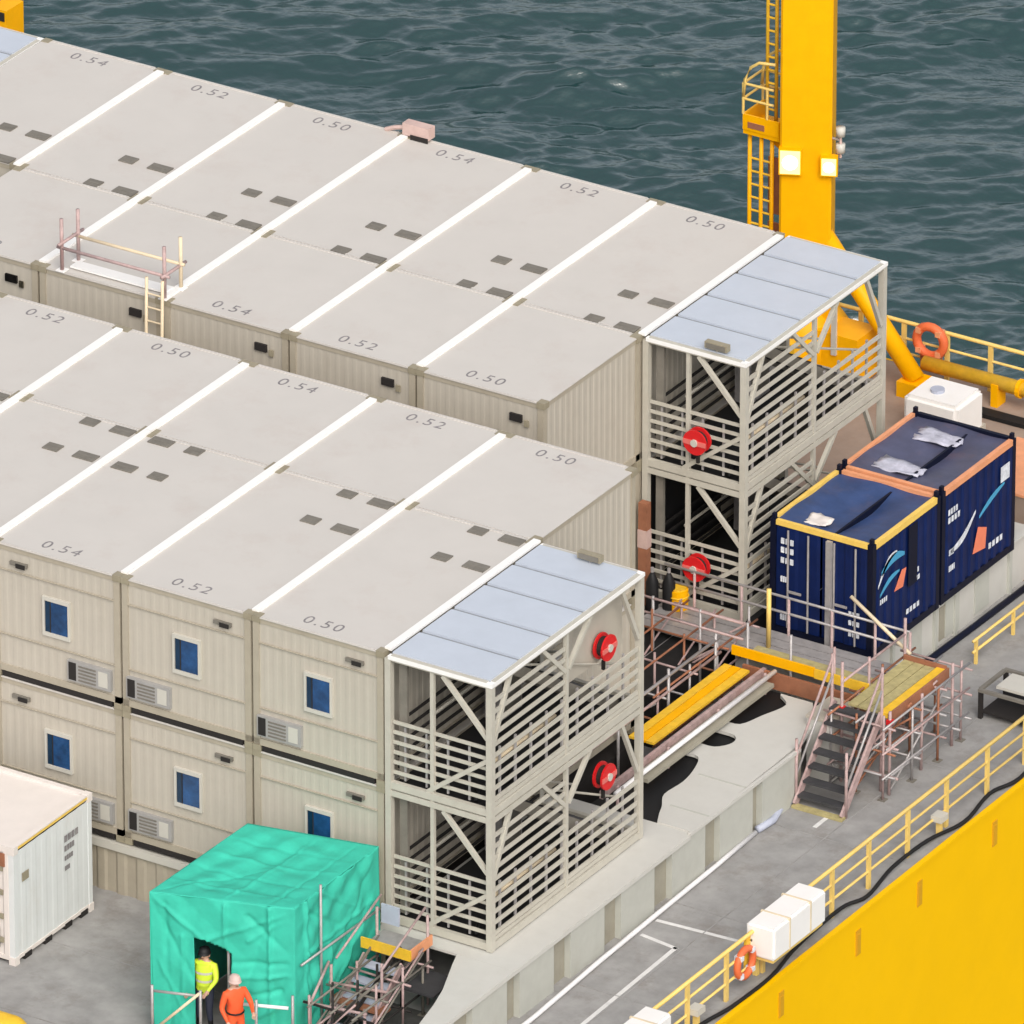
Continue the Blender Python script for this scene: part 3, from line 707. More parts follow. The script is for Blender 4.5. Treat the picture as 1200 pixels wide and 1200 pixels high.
# ------------------------------------------------------------------ green tarpaulin tent
TA, TB_, TC, TE = Vector((-2.64,-4.16,1.8)), Vector((.06,-3.28,1.8)), Vector((.06,-.30,1.78)), Vector((-2.56,-.87,1.8))
t = thing('tarpaulin_tent', 'bright green tarpaulin tent over a scaffold frame, dark opening in front', 'tent')
rr = random.Random(5)
def hsh(a, b): return math.sin(a*12.9+b*7.3)*math.sin(a*5.1-b*11.7)
def surf(name, p00, p10, p11, p01, disp, nu=90, nv=70, hole=None):
    v = []; f = []; nrm = (p10-p00).cross(p01-p00).normalized()
    for j in range(nv+1):
        for i in range(nu+1):
            a, b = i/nu, j/nv
            p = p00*(1-a)*(1-b)+p10*a*(1-b)+p11*a*b+p01*(1-a)*b
            v.append(p+nrm*disp(a, b))
    for j in range(nv):
        for i in range(nu):
            if hole and hole((i+.5)/nu, (j+.5)/nv): continue
            q = j*(nu+1)+i; f.append((q, q+1, q+nu+2, q+nu+1))
    o = MB().add([tuple(p) for p in v], f).build(name, 'tarp_green', t, True)
    md = o.modifiers.new('thickness', 'SOLIDIFY'); md.thickness = .012
    return o
def tri(x): x = x % 1; return 1-abs(2*x-1)
def crease(segs):
    def f(a, b):
        t_ = 0
        for a0, b0, a1, b1, amp, wd in segs:
            dx, dy = a1-a0, b1-b0; u = max(0, min(1, ((a-a0)*dx+(b-b0)*dy)/(dx*dx+dy*dy)))
            d2 = (a-a0-u*dx)**2+(b-b0-u*dy)**2
            if d2 < 9*wd*wd: t_ += amp*math.exp(-d2/(wd*wd))*(1-.6*u)
        return t_
    return f
cr_front = crease([(0,.02,.36,.30,-.09,.016),(0,.05,.3,.62,.07,.018),(.40,.30,.98,.04,-.08,.016),(.95,.42,.5,.46,.09,.018),(.96,.5,.5,.58,-.1,.016),(.9,.62,.55,.72,.09,.018),
    (.92,.72,.6,.9,-.09,.02),(.83,.02,.83,1,-.12,.014),(.1,.08,.12,1,.08,.02),(.22,.3,.2,1,-.07,.016),(.52,.03,.51,.34,-.1,.012),(.68,.1,.98,.36,.08,.02),(.68,.28,.9,.12,-.07,.015),(.05,.5,.25,.95,-.07,.014)])
cr_side = crease([(.13,0,.14,1,-.12,.014),(.14,.4,.95,.36,-.09,.014),(.2,.95,.9,.1,.08,.02),(.35,.9,.95,.3,-.08,.016),(.5,1,.98,.5,.08,.018),(.15,.1,.55,.38,.08,.016),(.3,.02,.7,.3,-.07,.014),(.2,.5,.25,1,.08,.02),(.4,.45,.42,1,-.07,.016)])
cr_top = crease([(0,.2,1,.12,.06,.014),(0,.42,1,.3,-.06,.014),(0,.6,1,.55,.06,.016),(0,.8,1,.74,-.05,.014),(.5,0,.55,1,.05,.012),(0,0,.5,.5,-.05,.014),(1,0,.6,.5,.05,.014),(.82,0,.86,1,-.06,.012)])
edge = lambda a, b: min(1, 8*min(a, 1-a, b, 1-b))
surf('roof_sheet', TA, TB_, TC, TE, lambda a, b: edge(a, b)*(-.08*math.sin(math.pi*a)*math.sin(math.pi*b)+.05*(tri(2.6*b+.7*a)-.5)*math.sin(math.pi*a)+.03*(tri(3.4*a-b)-.5)+.02*hsh(a*1.5, b*2)+.55*cr_top(a, b)))
G0 = lambda p, dx=0, dy=0: Vector((p.x+dx, p.y+dy, D+.02))
def folds(a, b):
    f = .17*(tri(4.2*a+1.1*b)**2-.4)*min(1, b*2)            # hanging pleats
    f += .15*(tri(1.6*(b+.75*a)+.15)-.5)*(1-abs(2*a-1))     # sag lines pulled towards the corners
    f += .09*(tri(2.7*(b-.9*a))-.5)+.03*hsh(a*2.2, b*1.4)
    return edge(a, b*.5+.25)*(f*.35+.6*cr_front(a, b))
surf('front_sheet', TA, TB_, G0(TB_, -.0), G0(TA, .03, .05), folds, 100, 80,
     lambda a, b: (.30 < a < .56 and b > .30+.5*max(0, a-.38)))
surf('side_sheet', TB_, TC, G0(TC, .05), G0(TB_), lambda a, b: edge(a, b*.5+.25)*(.10*(tri(3.3*a-1.2*b)**2-.4)*.4+.03*(tri(5.1*(a*.6+b))-.5)+.03*hsh(a*2, b)+.6*cr_side(a, b)))
surf('rear_sheet', TC, TE, G0(TE), G0(TC), lambda a, b: 0, 10, 8)
surf('left_sheet', TE, TA, G0(TA), G0(TE), lambda a, b: 0, 10, 8)
q = TA*.45+TB_*.55
for a in (0.02, .26, .52, .76, .98):
    p = TA*(1-a)+TB_*a
    MB().tube([(p.x, p.y+.12, D), (p.x, p.y+.12, 1.72)], .03).build('scaffold_pole', 'galv', t, True)
    p = TE*(1-a)+TC*a
    MB().tube([(p.x, p.y-.12, D), (p.x, p.y-.12, 1.72)], .03).build('scaffold_pole', 'galv', t, True)
for k in (0,): 
    o_ = Vector((.035, .0, 0)); p = TB_*(1-.28*(1+k))+TC*.28*(1+k)
    MB().tube([(p.x+.06, p.y, D), (p.x+.06, p.y, 1.95-.2*k)], .028).build('scaffold_pole', 'galv', t, True)
MB().tube([(TB_.x+.08, TB_.y+.1, .55), (TC.x+.08, TC.y-.1, .5)], .025).build('ledger', 'galv', t, True)
B('tent_shade', 'gasket_shade_dark', t, -2.3, -.3, -1.6, -1.55, D+.01, 1.4)  # added dark sheet gives the tent opening its shaded inside

# ------------------------------------------------------------------ people
def person(loc, rz, label, cloth, vest, pose):
    V = {}; E = []
    J = dict(pelvis=(0,0,.95,.15), spine=(0,.01,1.15,.14), chest=(0,.0,1.36,.165), neck=(0,.02,1.52,.062), head=(0,-.005,1.64,.095), crown=(0,0,1.74,.075))
    for s, sx in (('l', 1), ('r', -1)):
        J[s+'hip'] = (.1*sx, 0, .88, .105); J[s+'knee'] = (.12*sx, -.03+pose.get(s+'k', 0), .5, .072); J[s+'ank'] = (.13*sx, .03+pose.get(s+'k', 0), .1, .05); J[s+'toe'] = (.15*sx, -.15+pose.get(s+'k', 0), .05, .042)
        J[s+'sho'] = (.2*sx, .01, 1.43, .08)
        el, wr = pose[s+'arm']; J[s+'elb'] = (el[0]*sx, el[1], el[2], .056); J[s+'wri'] = (wr[0]*sx, wr[1], wr[2], .036)
        ha = Vector(wr)+(Vector(wr)-Vector(el)).normalized()*.08; J[s+'palm'] = (ha.x*sx, ha.y, ha.z, .034)
        dv = (Vector(wr)-Vector(el)).normalized(); sdv = dv.cross(Vector((0, 0, 1))).normalized() if abs(dv.z) < .95 else Vector((0, 1, 0))
        for k, (o_, l) in enumerate(((-.033, .075), (-.011, .09), (.011, .085), (.033, .065))):
            p1 = ha+dv*.045+sdv*o_; p2 = p1+dv*l*.55; p3 = p2+(dv*.7+Vector((0, 0, -.5)))*l*.5
            for q_, p in ((1, p1), (2, p2), (3, p3)): J[f'{s}f{k}{q_}'] = (p.x*sx, p.y, p.z, .009)
            E += [(s+'palm', f'{s}f{k}1'), (f'{s}f{k}1', f'{s}f{k}2'), (f'{s}f{k}2', f'{s}f{k}3')]
        p1 = ha-dv*.02-sdv*.045; p2 = p1+dv*.05-sdv*.015
        J[s+'t1'] = (p1.x*sx, p1.y, p1.z, .011); J[s+'t2'] = (p2.x*sx, p2.y, p2.z, .009); E += [(s+'palm', s+'t1'), (s+'t1', s+'t2')]
        E += [('pelvis', s+'hip'), (s+'hip', s+'knee'), (s+'knee', s+'ank'), (s+'ank', s+'toe'), ('chest', s+'sho'), (s+'sho', s+'elb'), (s+'elb', s+'wri'), (s+'wri', s+'palm')]
    E += [('pelvis', 'spine'), ('spine', 'chest'), ('chest', 'neck'), ('neck', 'head'), ('head', 'crown')]
    names = list(J); idx = {n: i for i, n in enumerate(names)}
    me = bpy.data.meshes.new('skeleton'); me.from_pydata([J[n][:3] for n in names], [(idx[a], idx[b]) for a, b in E], [])
    tmp = bpy.data.objects.new('skeleton', me); COL.objects.link(tmp)
    sk = tmp.modifiers.new('skin', 'SKIN'); sk.use_smooth_shade = True
    for i, n in enumerate(names):
        r_ = J[n][3]; me.skin_vertices[0].data[i].radius = (r_, r_)
    me.skin_vertices[0].data[idx['pelvis']].use_root = True
    ss = tmp.modifiers.new('sub', 'SUBSURF'); ss.levels = 1; ss.render_levels = 1
    bpy.context.view_layer.update()
    ev = tmp.evaluated_get(bpy.context.evaluated_depsgraph_get()); body = bpy.data.meshes.new_from_object(ev)
    bpy.data.objects.remove(tmp)
    for mname in (cloth, 'skin', 'trousers', 'black'): body.materials.append(MATS[mname])
    pts = [Vector(J[n][:3]) for n in names]
    for p in body.polygons:
        p.use_smooth = True; c = p.center
        n = names[min(range(len(pts)), key=lambda i: (pts[i]-c).length_squared-J[names[i]][3]**2)]
        k = 0
        if n in ('head', 'crown', 'neck') or n[1:] in ('palm', 't1', 't2') or n[1:2] == 'f': k = 1
        elif n[1:] in ('knee', 'hip') and vest: k = 2
        elif n[1:] in ('ank', 'toe'): k = 3
        p.material_index = k
    o = bpy.data.objects.new('person', body); COL.objects.link(o); o.location = loc; o.rotation_euler = (0, 0, rz)
    tag(o, label, 'person')
    # helmet, face
    n = 12; prof = [(.135, 1.665), (.125, 1.67), (.122, 1.72), (.10, 1.775), (.05, 1.805), (.004, 1.81)]
    v = []; f = []
    for r_, z in prof:
        for k in range(n): v.append((r_*math.cos(2*math.pi*k/n)*.92, r_*math.sin(2*math.pi*k/n)*1.1, z))
    for i in range(len(prof)-1):
        for k in range(n): f.append((i*n+k, i*n+(k+1)%n, (i+1)*n+(k+1)%n, (i+1)*n+k))
    MB().add(v, f).build('helmet', 'black' if vest else 'pink_box', o, True)
    MB().tube([(0, -.09, 1.655), (0, -.118, 1.63), (0, -.10, 1.618)], [.01, .016, .01], 6).build('nose', 'skin', o, True)
    for sx in (-1, 1):
        MB().box(sx*.036-.012, sx*.036+.012, -.099, -.085, 1.652, 1.662).build('eye', 'black', o)
        MB().box(sx*.098-.012, sx*.098+.012, -.015, .02, 1.61, 1.67).build('ear', 'skin', o)
    MB().box(-.025, .025, -.098, -.085, 1.59, 1.597).build('mouth', 'rust_brown', o)
    if vest:
        m = MB(); n = 16; rings = [(.175, .16, 1.02), (.18, .165, 1.15), (.20, .178, 1.32), (.175, .15, 1.47)]; v = []; f = []
        for a, b, z in rings:
            for k in range(n): v.append((a*math.cos(2*math.pi*k/n), b*math.sin(2*math.pi*k/n), z))
        for i in range(3):
            for k in range(n): f.append((i*n+k, i*n+(k+1)%n, (i+1)*n+(k+1)%n, (i+1)*n+k))
        q = m.add(v, f).build('safety_vest', 'hivis', o, True)
        for z in (1.1, 1.28):
            m = MB(); v = []; f = []; n = 16; a = .186 if z < 1.2 else .204; b = .17 if z < 1.2 else .182
            for zz in (z, z+.05):
                for k in range(n): v.append((a*math.cos(2*math.pi*k/n), b*math.sin(2*math.pi*k/n), zz))
            for k in range(n): f.append((k, (k+1)%n, n+(k+1)%n, n+k))
            m.add(v, f).build('reflective_band', 'frame_white', q)
    else:
        MB().torus((0, 0, 1.02), (0, 0, 1), .165, .018, 16, 6).build('belt', 'black', o, True)
    return o
person((-1.72, -3.68, D), R(10), 'person in a yellow high-visibility vest and dark helmet standing in the green tent opening', 'hivis', True,
       dict(larm=((.29, -.12, 1.2), (.22, -.32, 1.08)), rarm=((.30, .02, 1.15), (.30, -.12, .93)), lk=-.05))
person((-.63, -4.3, D), R(60), 'person in orange overalls in front of the green tent', 'coverall_orange', False,
       dict(larm=((.28, -.12, 1.18), (.2, -.35, 1.12)), rarm=((.30, -.02, 1.15), (.28, -.2, .98)), rk=-.1))

# ------------------------------------------------------------------ scaffold bits in front of the tent
gr = thing('scaffold_barrier', 'low scaffold barrier of grey and white tubes in front of the green tent', 'barrier')
for x, y in ((-2.35, -4.55), (-1.45, -4.25), (-.35, -4.0), (.15, -3.5)): MB().tube([(x, y, D), (x, y, .05)], .03).build('standard', 'galv', gr, True)
MB().tube([(-.75, -4.0, -.15), (.15, -3.65, -.15)], .035).build('rail', 'pipe_white', gr, True)
MB().tube([(-2.35, -4.55, -.95), (-1.45, -4.25, .0)], .03).build('diagonal', 'tube_tan', gr, True)
MB().tube([(-2.35, -4.5, -.1), (-1.45, -4.2, -.1)], .028).build('rail', 'galv', gr, True)
for loc, rz, lab in (((-1.9, -5.0, D+.16), .3, 'yellow scaffold board lying at the foot of the green tent opening'), ((.35, -3.3, D+.2), .35, 'yellow scaffold board between the green tent and the scaffold steps')):
    o = MB().box(-.75, .75, -.16, .16, 0, .05).build('scaffold_board', 'board_yellow'); o.location = loc; o.rotation_euler = (0, 0, rz); tag(o, lab, 'board')
    for k in (-.7, .7): MB().box(k-.04, k+.04, -.165, .165, .051, .056).build('end_band', 'galv', o)
o = thing('mooring_fender', 'big yellow cylindrical fender with a domed end at the bottom left corner', 'fender', (-3.95, -6.5, D+.42))
n = 20; pr = [(0, .0)]
for i in range(7): a = i/6*math.pi/2; pr.append((-.35+.35*math.cos(a), .42*math.sin(a)))
MB().tube([(x, 0, 0) for x, r_ in pr[1:]]+[(-5, 0, 0)], [max(.01, r_) for x, r_ in pr[1:]]+[.42], n).build('fender_body', 'board_yellow', o, True)
MB().tube([(-1.2, 0, 0), (-1.32, 0, 0)], .435, n).build('band', 'black', o); MB().box(-.02, .06, -.06, .06, -.05, .05).build('end_eye', 'galv', o)

# scaffold steps by the near tower, over the dark recess
st = thing('scaffold_steps', 'grey and rust scaffold steps with a yellow toe board, right of the green tent', 'steps')
for x, y, z in ((.3, -.75, .75), (1.35, -.6, .8), (.25, -2.3, .2), (1.2, -2.0, .35), (.35, -3.2, -.1), (1.45, -3.0, -.1)):
    MB().tube([(x, y, D), (x, y, z)], .03).build('standard', 'galv_pink', st, True)
B('landing', 'galv', st, .3, 1.35, -1.25, -.5, .1, .15)
B('toe_board', 'board_yellow', st, .28, 1.4, -1.3, -1.26, .12, .34); B('toe_board', 'rim_orange', st, 1.36, 1.4, -1.25, -.5, .12, .34)
MB().box(.3, .7, -.6, -.56, .35, .75).build('mesh_panel', 'hose_blue', st); 
trd = None
for i in range(5):
    if trd is None: trd = MB().box(.4, 1.2, -.12, .12, -.02, .02).build('tread', 'hose_blue', st); trd.location = (0, -1.45, -.1)
    else: inst(trd, st, (0, -1.45-i*.28, -.1-i*.21))
for x in (.38, 1.22): MB().bar((x, -1.3, 0), (x, -2.7, -1.05), .04, .16).build('stringer', 'galv_pink', st)
for x in (.3, 1.3):
    MB().tube([(x, -.6, .95), (x, -2.2, .3)], .025).build('handrail', 'galv_pink', st, True)
MB().tube([(.2, -3.2, -.2), (1.5, -3.0, -.2)], .03).build('ledger', 'galv_pink', st, True)
MB().tube([(.2, -2.3, -.2), (1.4, -2.05, -.2)], .03).build('ledger', 'galv_pink', st, True)
MB().tube([(.2, -2.3, .25), (.35, -3.2, -.2)], .03).build('ledger', 'galv_pink', st, True)
B('lower_plank', 'rust_brown', st, .2, 1.4, -2.3, -2.0, -.6, -.55)
rec = thing('deck_recess', 'recess imitated by a shade-coloured plate on the deck, with rounded corner beside the white coaming, under the scaffold steps', 'recess')
B('floor', 'recess_shade', rec, -.2, 2.6, -3.6, -.9, D+.004, D+.012)  # recess shade put into colour, laid over the plain deck
B('grey_plate', 'tread', rec, 1.25, 1.95, -1.35, -.5, -.5, -.45)

# ------------------------------------------------------------------ walkways and scaffold between the towers
wk = thing('yellow_walkway', 'yellow planked walkway with white handrail between the two stair towers', 'walkway')
for i in range(3):
    B('plank', 'board_yellow' if i != 1 else 'yellow', wk, .28+i*.2, .46+i*.2, 8.5, 12.15, .26, .31)
B('edge_beam', 'galv_pink', wk, 1.02, 1.1, 6.2, 12.4, .16, .32)
MB().tube([(1.38, 6.2, .36), (1.36, 12.3, .36)], .05).build('handrail', 'pipe_white', wk, True)
MB().tube([(.1, 6.2, .8), (.1, 12.3, .8)], .035).build('handrail', 'galv', wk, True); MB().tube([(.1, 6.2, .45), (.1, 12.3, .45)], .03).build('handrail', 'galv_pink', wk, True)
for y in (6.5, 8.4, 10.3, 12.1):
    MB().tube([(.1, y, D), (.1, y, .95)], .032).build('standard', 'galv', wk, True); MB().tube([(1.25, y, D), (1.25, y, .38)], .032).build('standard', 'galv_pink', wk, True)
cw = thing('cross_walkway', 'grey planked cross walkway with a yellow toe board in front of the navy containers', 'walkway')
for i in range(4): B('plank', 'galv', cw, -2.3, 3.35, 12.95+i*.3, 13.22+i*.3, .12, .17)
B('toe_board', 'yellow', cw, .3, 2.2, 12.38, 12.43, .42, .62); B('toe_board', 'board_yellow', cw, 2.21, 3.45, 12.38, 12.43, .40, .6)
B('plank', 'plank_wood', cw, .6, 3.4, 12.44, 12.9, .42, .47)
for x in (-1.6, -.5, .6, 1.6, 2.6, 3.4):
    MB().tube([(x, 12.5, D), (x, 12.5, 1.15)], .03).build('standard', 'galv' if x < 2 else 'galv_pink', cw, True)
    MB().tube([(x, 14.1, D), (x, 14.1, 1.0)], .03).build('standard', 'galv_pink', cw, True)
for z in (.75, 1.1):
    MB().tube([(-2.3, 12.5, z), (.5, 12.5, z)], .028).build('rail', 'galv_pink', cw, True)
    MB().tube([(-2.3, 14.1, z-.1), (3.4, 14.1, z-.1)], .028).build('rail', 'galv', cw, True)
MB().tube([(.55, 13.4, .2), (.55, 13.4, 1.5)], .05).build('standard', 'rail_yellow', cw, True)
B('edge_beam', 'rust_brown', cw, .6, 3.4, 12.3, 12.37, -.05, .3)

ps = thing('scaffold_stair', 'rust and grey scaffold stair climbing from the deck to the orange edged platform', 'stair')
trd = None
for i in range(7):
    loc = (0, 10.2+i*.2, D+.22+i*.235)
    if trd is None: trd = MB().box(3.2, 4.22, -.11, .11, -.025, .025).build('tread', 'tread', ps); trd.location = loc
    else: inst(trd, ps, loc)
for x in (3.18, 4.25): MB().bar((x, 10.05, D+.05), (x, 11.55, .55), .05, .18).build('stringer', 'galv_pink', ps)
for x in (3.14, 4.28):
    for y, z in ((10.15, .3), (11.5, 1.6)): MB().tube([(x, y, D), (x, y, z)], .032).build('standard', 'galv_pink', ps, True)
    MB().tube([(x, 10.15, -.1), (x, 11.5, 1.5)], .028).build('handrail', 'galv_pink', ps, True); MB().tube([(x, 10.15, -.5), (x, 11.5, 1.1)], .026).build('handrail', 'galv', ps, True)
B('foot_plank', 'plank_wood', ps, 3.15, 4.3, 9.95, 10.1, D+.004, D+.06)

pf = thing('scaffold_platform', 'scaffold platform with olive planks and orange right edge above the grey deck', 'platform')
for i in range(3): B('plank', 'plank_wood', pf, 3.48+i*.24, 3.7+i*.24, 11.55, 13.75, .52, .57)
B('edge_board', 'board_yellow', pf, 4.22, 4.42, 11.5, 13.8, .5, .6); B('edge_board', 'rust_brown', pf, 4.425, 4.47, 11.5, 13.82, .4, .62)
B('edge_board', 'rust_brown', pf, 3.45, 4.42, 13.76, 13.81, .5, .66)
for x, y, z in ((3.4, 11.45, 1.5), (4.5, 11.45, .7), (3.4, 13.9, 1.4), (4.5, 13.9, .7), (4.5, 12.7, .55), (3.4, 12.7, .5)):
    MB().tube([(x, y, D), (x, y, z)], .032).build('standard', 'galv_pink', pf, True)
for z in (-.75, -.1):
    MB().tube([(4.5, 11.3, z), (4.5, 14.0, z)], .028).build('ledger', 'galv', pf, True); MB().tube([(3.3, 13.9, z), (4.7, 13.9, z)], .028).build('ledger', 'galv', pf, True)
    MB().tube([(3.3, 11.45, z), (4.7, 11.45, z)], .028).build('ledger', 'galv_pink', pf, True)
MB().tube([(4.5, 11.5, D+.1), (4.5, 13.8, .4)], .026).build('diagonal', 'galv', pf, True); MB().tube([(3.4, 11.45, D+.1), (4.5, 11.45, .4)], .026).build('diagonal', 'galv_pink', pf, True)
MB().tube([(2.0, 14.15, 1.4), (3.5, 13.95, .6)], .04).build('diagonal', 'tube_tan', pf, True)
MB().tube([(3.4, 11.45, 1.05), (3.4, 13.9, 1.05)], .026).build('rail', 'galv_pink', pf, True)
for x, y in ((3.4, 11.45), (4.5, 11.45)): B('coupler', 'red_paint', pf, x-.06, x+.06, y-.06, y+.06, .42, .52)

bx = thing('storage_box', 'cream storage box under the scaffold platform beside the coaming end', 'box', (2.75, 11.2, D))
B('body', 'coaming_white', bx, 0, .55, 0, .9, .03, 1.35); B('lid', 'cream', bx, -.02, .57, -.02, .92, 1.351, 1.42); 
for x in (.03, .45): B('foot', 'gasket_shade_dark', bx, x, x+.08, .05, .85, 0, .03)

# rack on the deck at the right edge
rk = thing('steel_rack', 'dark steel rack with a white lid on the deck at the right edge', 'rack', (4.35, 15.2, D))
for x in (0, 1.3):
    for y in (0, 1.0): B('leg', 'gasket_shade_dark', rk, x, x+.08, y, y+.08, 0, .6)
B('frame', 'mark_grey', rk, 0, 1.4, -.02, .06, .6, .66); B('frame', 'mark_grey', rk, 0, 1.4, 1.02, 1.1, .6, .66); B('frame', 'mark_grey', rk, -.02, .06, .061, 1.019, .6, .66)
B('lid', 'frame_white', rk, .3, 1.5, .2, .85, .661, .72); B('shelf', 'gasket_shade_dark', rk, .05, 1.35, .05, 1.05, .12, .16)
yr = thing('low_rail', 'pale yellow low rail on the deck beside the wall under the navy containers', 'rail', (3.1, 17.2, D))
for y in (0, 1.5, 3.0): B('post', 'rail_yellow', yr, 0, .06, y, y+.06, 0, .55)
for z in (.3, .55): MB().tube([(.03, -.1, z), (.03, 3.2, z)], .03).build('rail', 'rail_yellow', yr, True)

# ------------------------------------------------------------------ deck-edge railing
RX = 6.12
rl = thing('deck_railing', 'pale yellow guard railing along the deck edge above the yellow hull', 'railing', (0, 0, D))
RY = [-3.4, -1.9, -.3, 1.1, 2.54, 3.9, 5.2, 6.5, 7.9, 9.4, 10.9, 12.5, 14.0, 15.5, 17, 18.5, 20, 21.5]
pst = None
for y in RY:
    if pst is None: pst = MB().box(RX-.03, RX+.03, -.05, .05, 0, 1.06).build('post', 'rail_yellow', rl); pst.location = (0, y, 0)
    else: inst(pst, rl, (0, y, 0))
for z, r_ in ((1.07, .042), (.72, .028), (.38, .028)): MB().tube([(RX, -4, z), (RX, 22, z)], r_).build('rail', 'rail_yellow', rl, True)
hz_ = [(6.36,-3),(6.2,-1.5),(6.38,-.3),(6.28,1.2),(6.42,2.27),(6.44,3.68),(6.24,5.0),(6.18,6.74),(6.36,7.45),(6.18,8.71),(6.2,10.03),(6.42,11.11),(6.25,12.39),(6.43,13.27),(6.2,15),(6.35,18)]
pts = []
for i in range(len(hz_)-1):
    p0 = hz_[max(0, i-1)]; p1 = hz_[i]; p2 = hz_[i+1]; p3 = hz_[min(len(hz_)-1, i+2)]
    for k in range(6):
        a = k/6
        pts.append(tuple(.5*(2*p1[c]+(p2[c]-p0[c])*a+(2*p0[c]-5*p1[c]+4*p2[c]-p3[c])*a*a+(-p0[c]+3*p1[c]-3*p2[c]+p3[c])*a**3) for c in (0, 1))+(D+.1,))
tag(MB().tube(pts, .04, 8).build('black_hose', 'black', smooth=True), 'black hose snaking along the deck edge outside the railing', 'hose')

def covered_box(loc, sx, sy, sz, label):
    t = thing('covered_box', label, 'box', loc, 'white covered boxes at the railing')
    bm = bmesh.new(); bmesh.ops.create_cube(bm, size=1)
    bmesh.ops.scale(bm, vec=(sx, sy, sz), verts=bm.verts); bmesh.ops.bevel(bm, geom=bm.edges[:], offset=.045, segments=2, affect='EDGES')
    bmesh.ops.translate(bm, vec=(sx/2, sy/2, sz/2), verts=bm.verts)
    me = bpy.data.meshes.new('cover'); bm.to_mesh(me); bm.free(); me.materials.append(MATS['cover_white'])
    o = bpy.data.objects.new('cover', me); COL.objects.link(o); o.parent = t
    for y in (sy*.3, sy*.7): MB().box(-.004, sx+.006, y-.025, y+.025, .03, sz+.006).build('strap', 'tube_tan', t)
    B('cradle', 'rail_yellow', t, .02, sx-.05, .05, sy-.05, -.06, .0)
    for y in (.2, sy-.3): B('cradle_leg', 'rail_yellow', t, .04, .14, y, y+.1, -.56, -.061)
    return t
covered_box((5.97, 3.5, -.62), .64, 1.95, .70, 'white covered box at the railing, behind the orange lifebuoy')
covered_box((6.0, -2.05, -.58), .6, 1.8, .62, 'white covered box at the railing at the bottom edge of the photo')
lb = thing('lifebuoy', 'orange lifebuoy hung on the deck-edge railing beside the white covered box', 'lifebuoy', (6.2, 3.1, -.55), 'orange lifebuoys on railings')
MB().torus((0, 0, 0), (1, 0, 0), .29, .075).build('ring', 'buoy_orange', lb, True)
for a in (.8, 2.4, 3.9, 5.5): MB().box(-.08, .08, -.05+.29*math.cos(a), .05+.29*math.cos(a), -.05+.29*math.sin(a), .05+.29*math.sin(a)).build('band', 'print_white', lb)
bb = MB().box(6.02, 6.08, 3.35, 3.75, -.95, -.15).build('lifebuoy_board', 'board_yellow'); tag(bb, 'small yellow backing board on the railing next to the orange lifebuoy', 'board')
B('hook', 'gasket_shade_dark', bb, 6.081, 6.12, 3.5, 3.6, -.3, -.25)
wt = thing('white_light', 'small white fitting clamped on the railing near the right edge', 'fitting', (6.2, 10.5, -.75))
MB().box(-.12, .12, -.14, .14, -.05, .08).build('body', 'frame_white', wt); MB().box(-.05, .05, -.05, .05, -.4, -.05).build('bracket', 'rail_yellow', wt)
wt2 = thing('white_light', 'small white fitting clamped on the railing at the bottom edge', 'fitting', (6.2, 1.3, -.75))
MB().box(-.12, .12, -.14, .14, -.05, .08).build('body', 'frame_white', wt2); MB().box(-.05, .05, -.05, .05, -.4, -.05).build('bracket', 'rail_yellow', wt2)

# ------------------------------------------------------------------ rear railing, pipes, fittings
rr_ = thing('rear_railing', 'yellow railing along the rear deck edge in front of the sea', 'railing', (0, 28.15, D))
pst = None
for i in range(14):
    x = -6.0+i*1.05
    if pst is None: pst = MB().box(-.05, .05, -.03, .03, 0, 1.06).build('post', 'rail_yellow', rr_); pst.location = (x, 0, 0)
    else: inst(pst, rr_, (x, 0, 0))
for z, r_ in ((1.08, .045), (.7, .03), (.36, .03)): MB().tube([(-20, 0, z), (6, 0, z)], r_).build('rail', 'rail_yellow', rr_, True)
yp = thing('yellow_pipeline', 'thick yellow pipe running along the rear deck under the railing', 'pipe', (0, 27.7, D+.5))
MB().tube([(-4.2, 0, 0), (6, 0, 0)], .16, 14).build('pipe', 'board_yellow', yp, True)
for x in (-2.4, .2, 2.8): B('support', 'yellow', yp, x-.08, x+.08, -.18, .18, -.5, .02); MB().tube([(x+.5, 0, 0), (x+.58, 0, 0)], .21, 14).build('flange', 'yellow', yp)
B('black_strip', 'black', yp, -3.0, 6, -.75, -.45, -.49, -.4)  # black strip on the deck in front of the pipe
lb2 = thing('lifebuoy', 'red orange lifebuoy hung on the rear railing left of the yellow pipe', 'lifebuoy', (-4.2, 27.95, -.25), 'orange lifebuoys on railings')
MB().torus((0, 0, 0), (0, 1, 0), .33, .1).build('ring', 'buoy_orange', lb2, True)
for a in (.8, 2.4, 3.9, 5.5): MB().box(-.06+.33*math.cos(a), .06+.33*math.cos(a), -.11, .11, -.06+.33*math.sin(a), .06+.33*math.sin(a)).build('band', 'rim_orange', lb2)
B('bracket', 'rust_brown', lb2, -.25, .25, .02, .1, -.7, -.3)
ig = thing('white_tank', 'white covered tank with a round hatch on the rear deck behind the navy containers', 'tank', (-3.35, 25.35, D))
bm = bmesh.new(); bmesh.ops.create_cube(bm, size=1); bmesh.ops.scale(bm, vec=(1.3, 1.15, .95), verts=bm.verts); bmesh.ops.bevel(bm, geom=bm.edges[:], offset=.09, segments=2, affect='EDGES')
bmesh.ops.translate(bm, vec=(.65, .575, .49), verts=bm.verts); me = bpy.data.meshes.new('body'); bm.to_mesh(me); bm.free(); me.materials.append(MATS['cover_white'])
o = bpy.data.objects.new('body', me); COL.objects.link(o); o.parent = ig
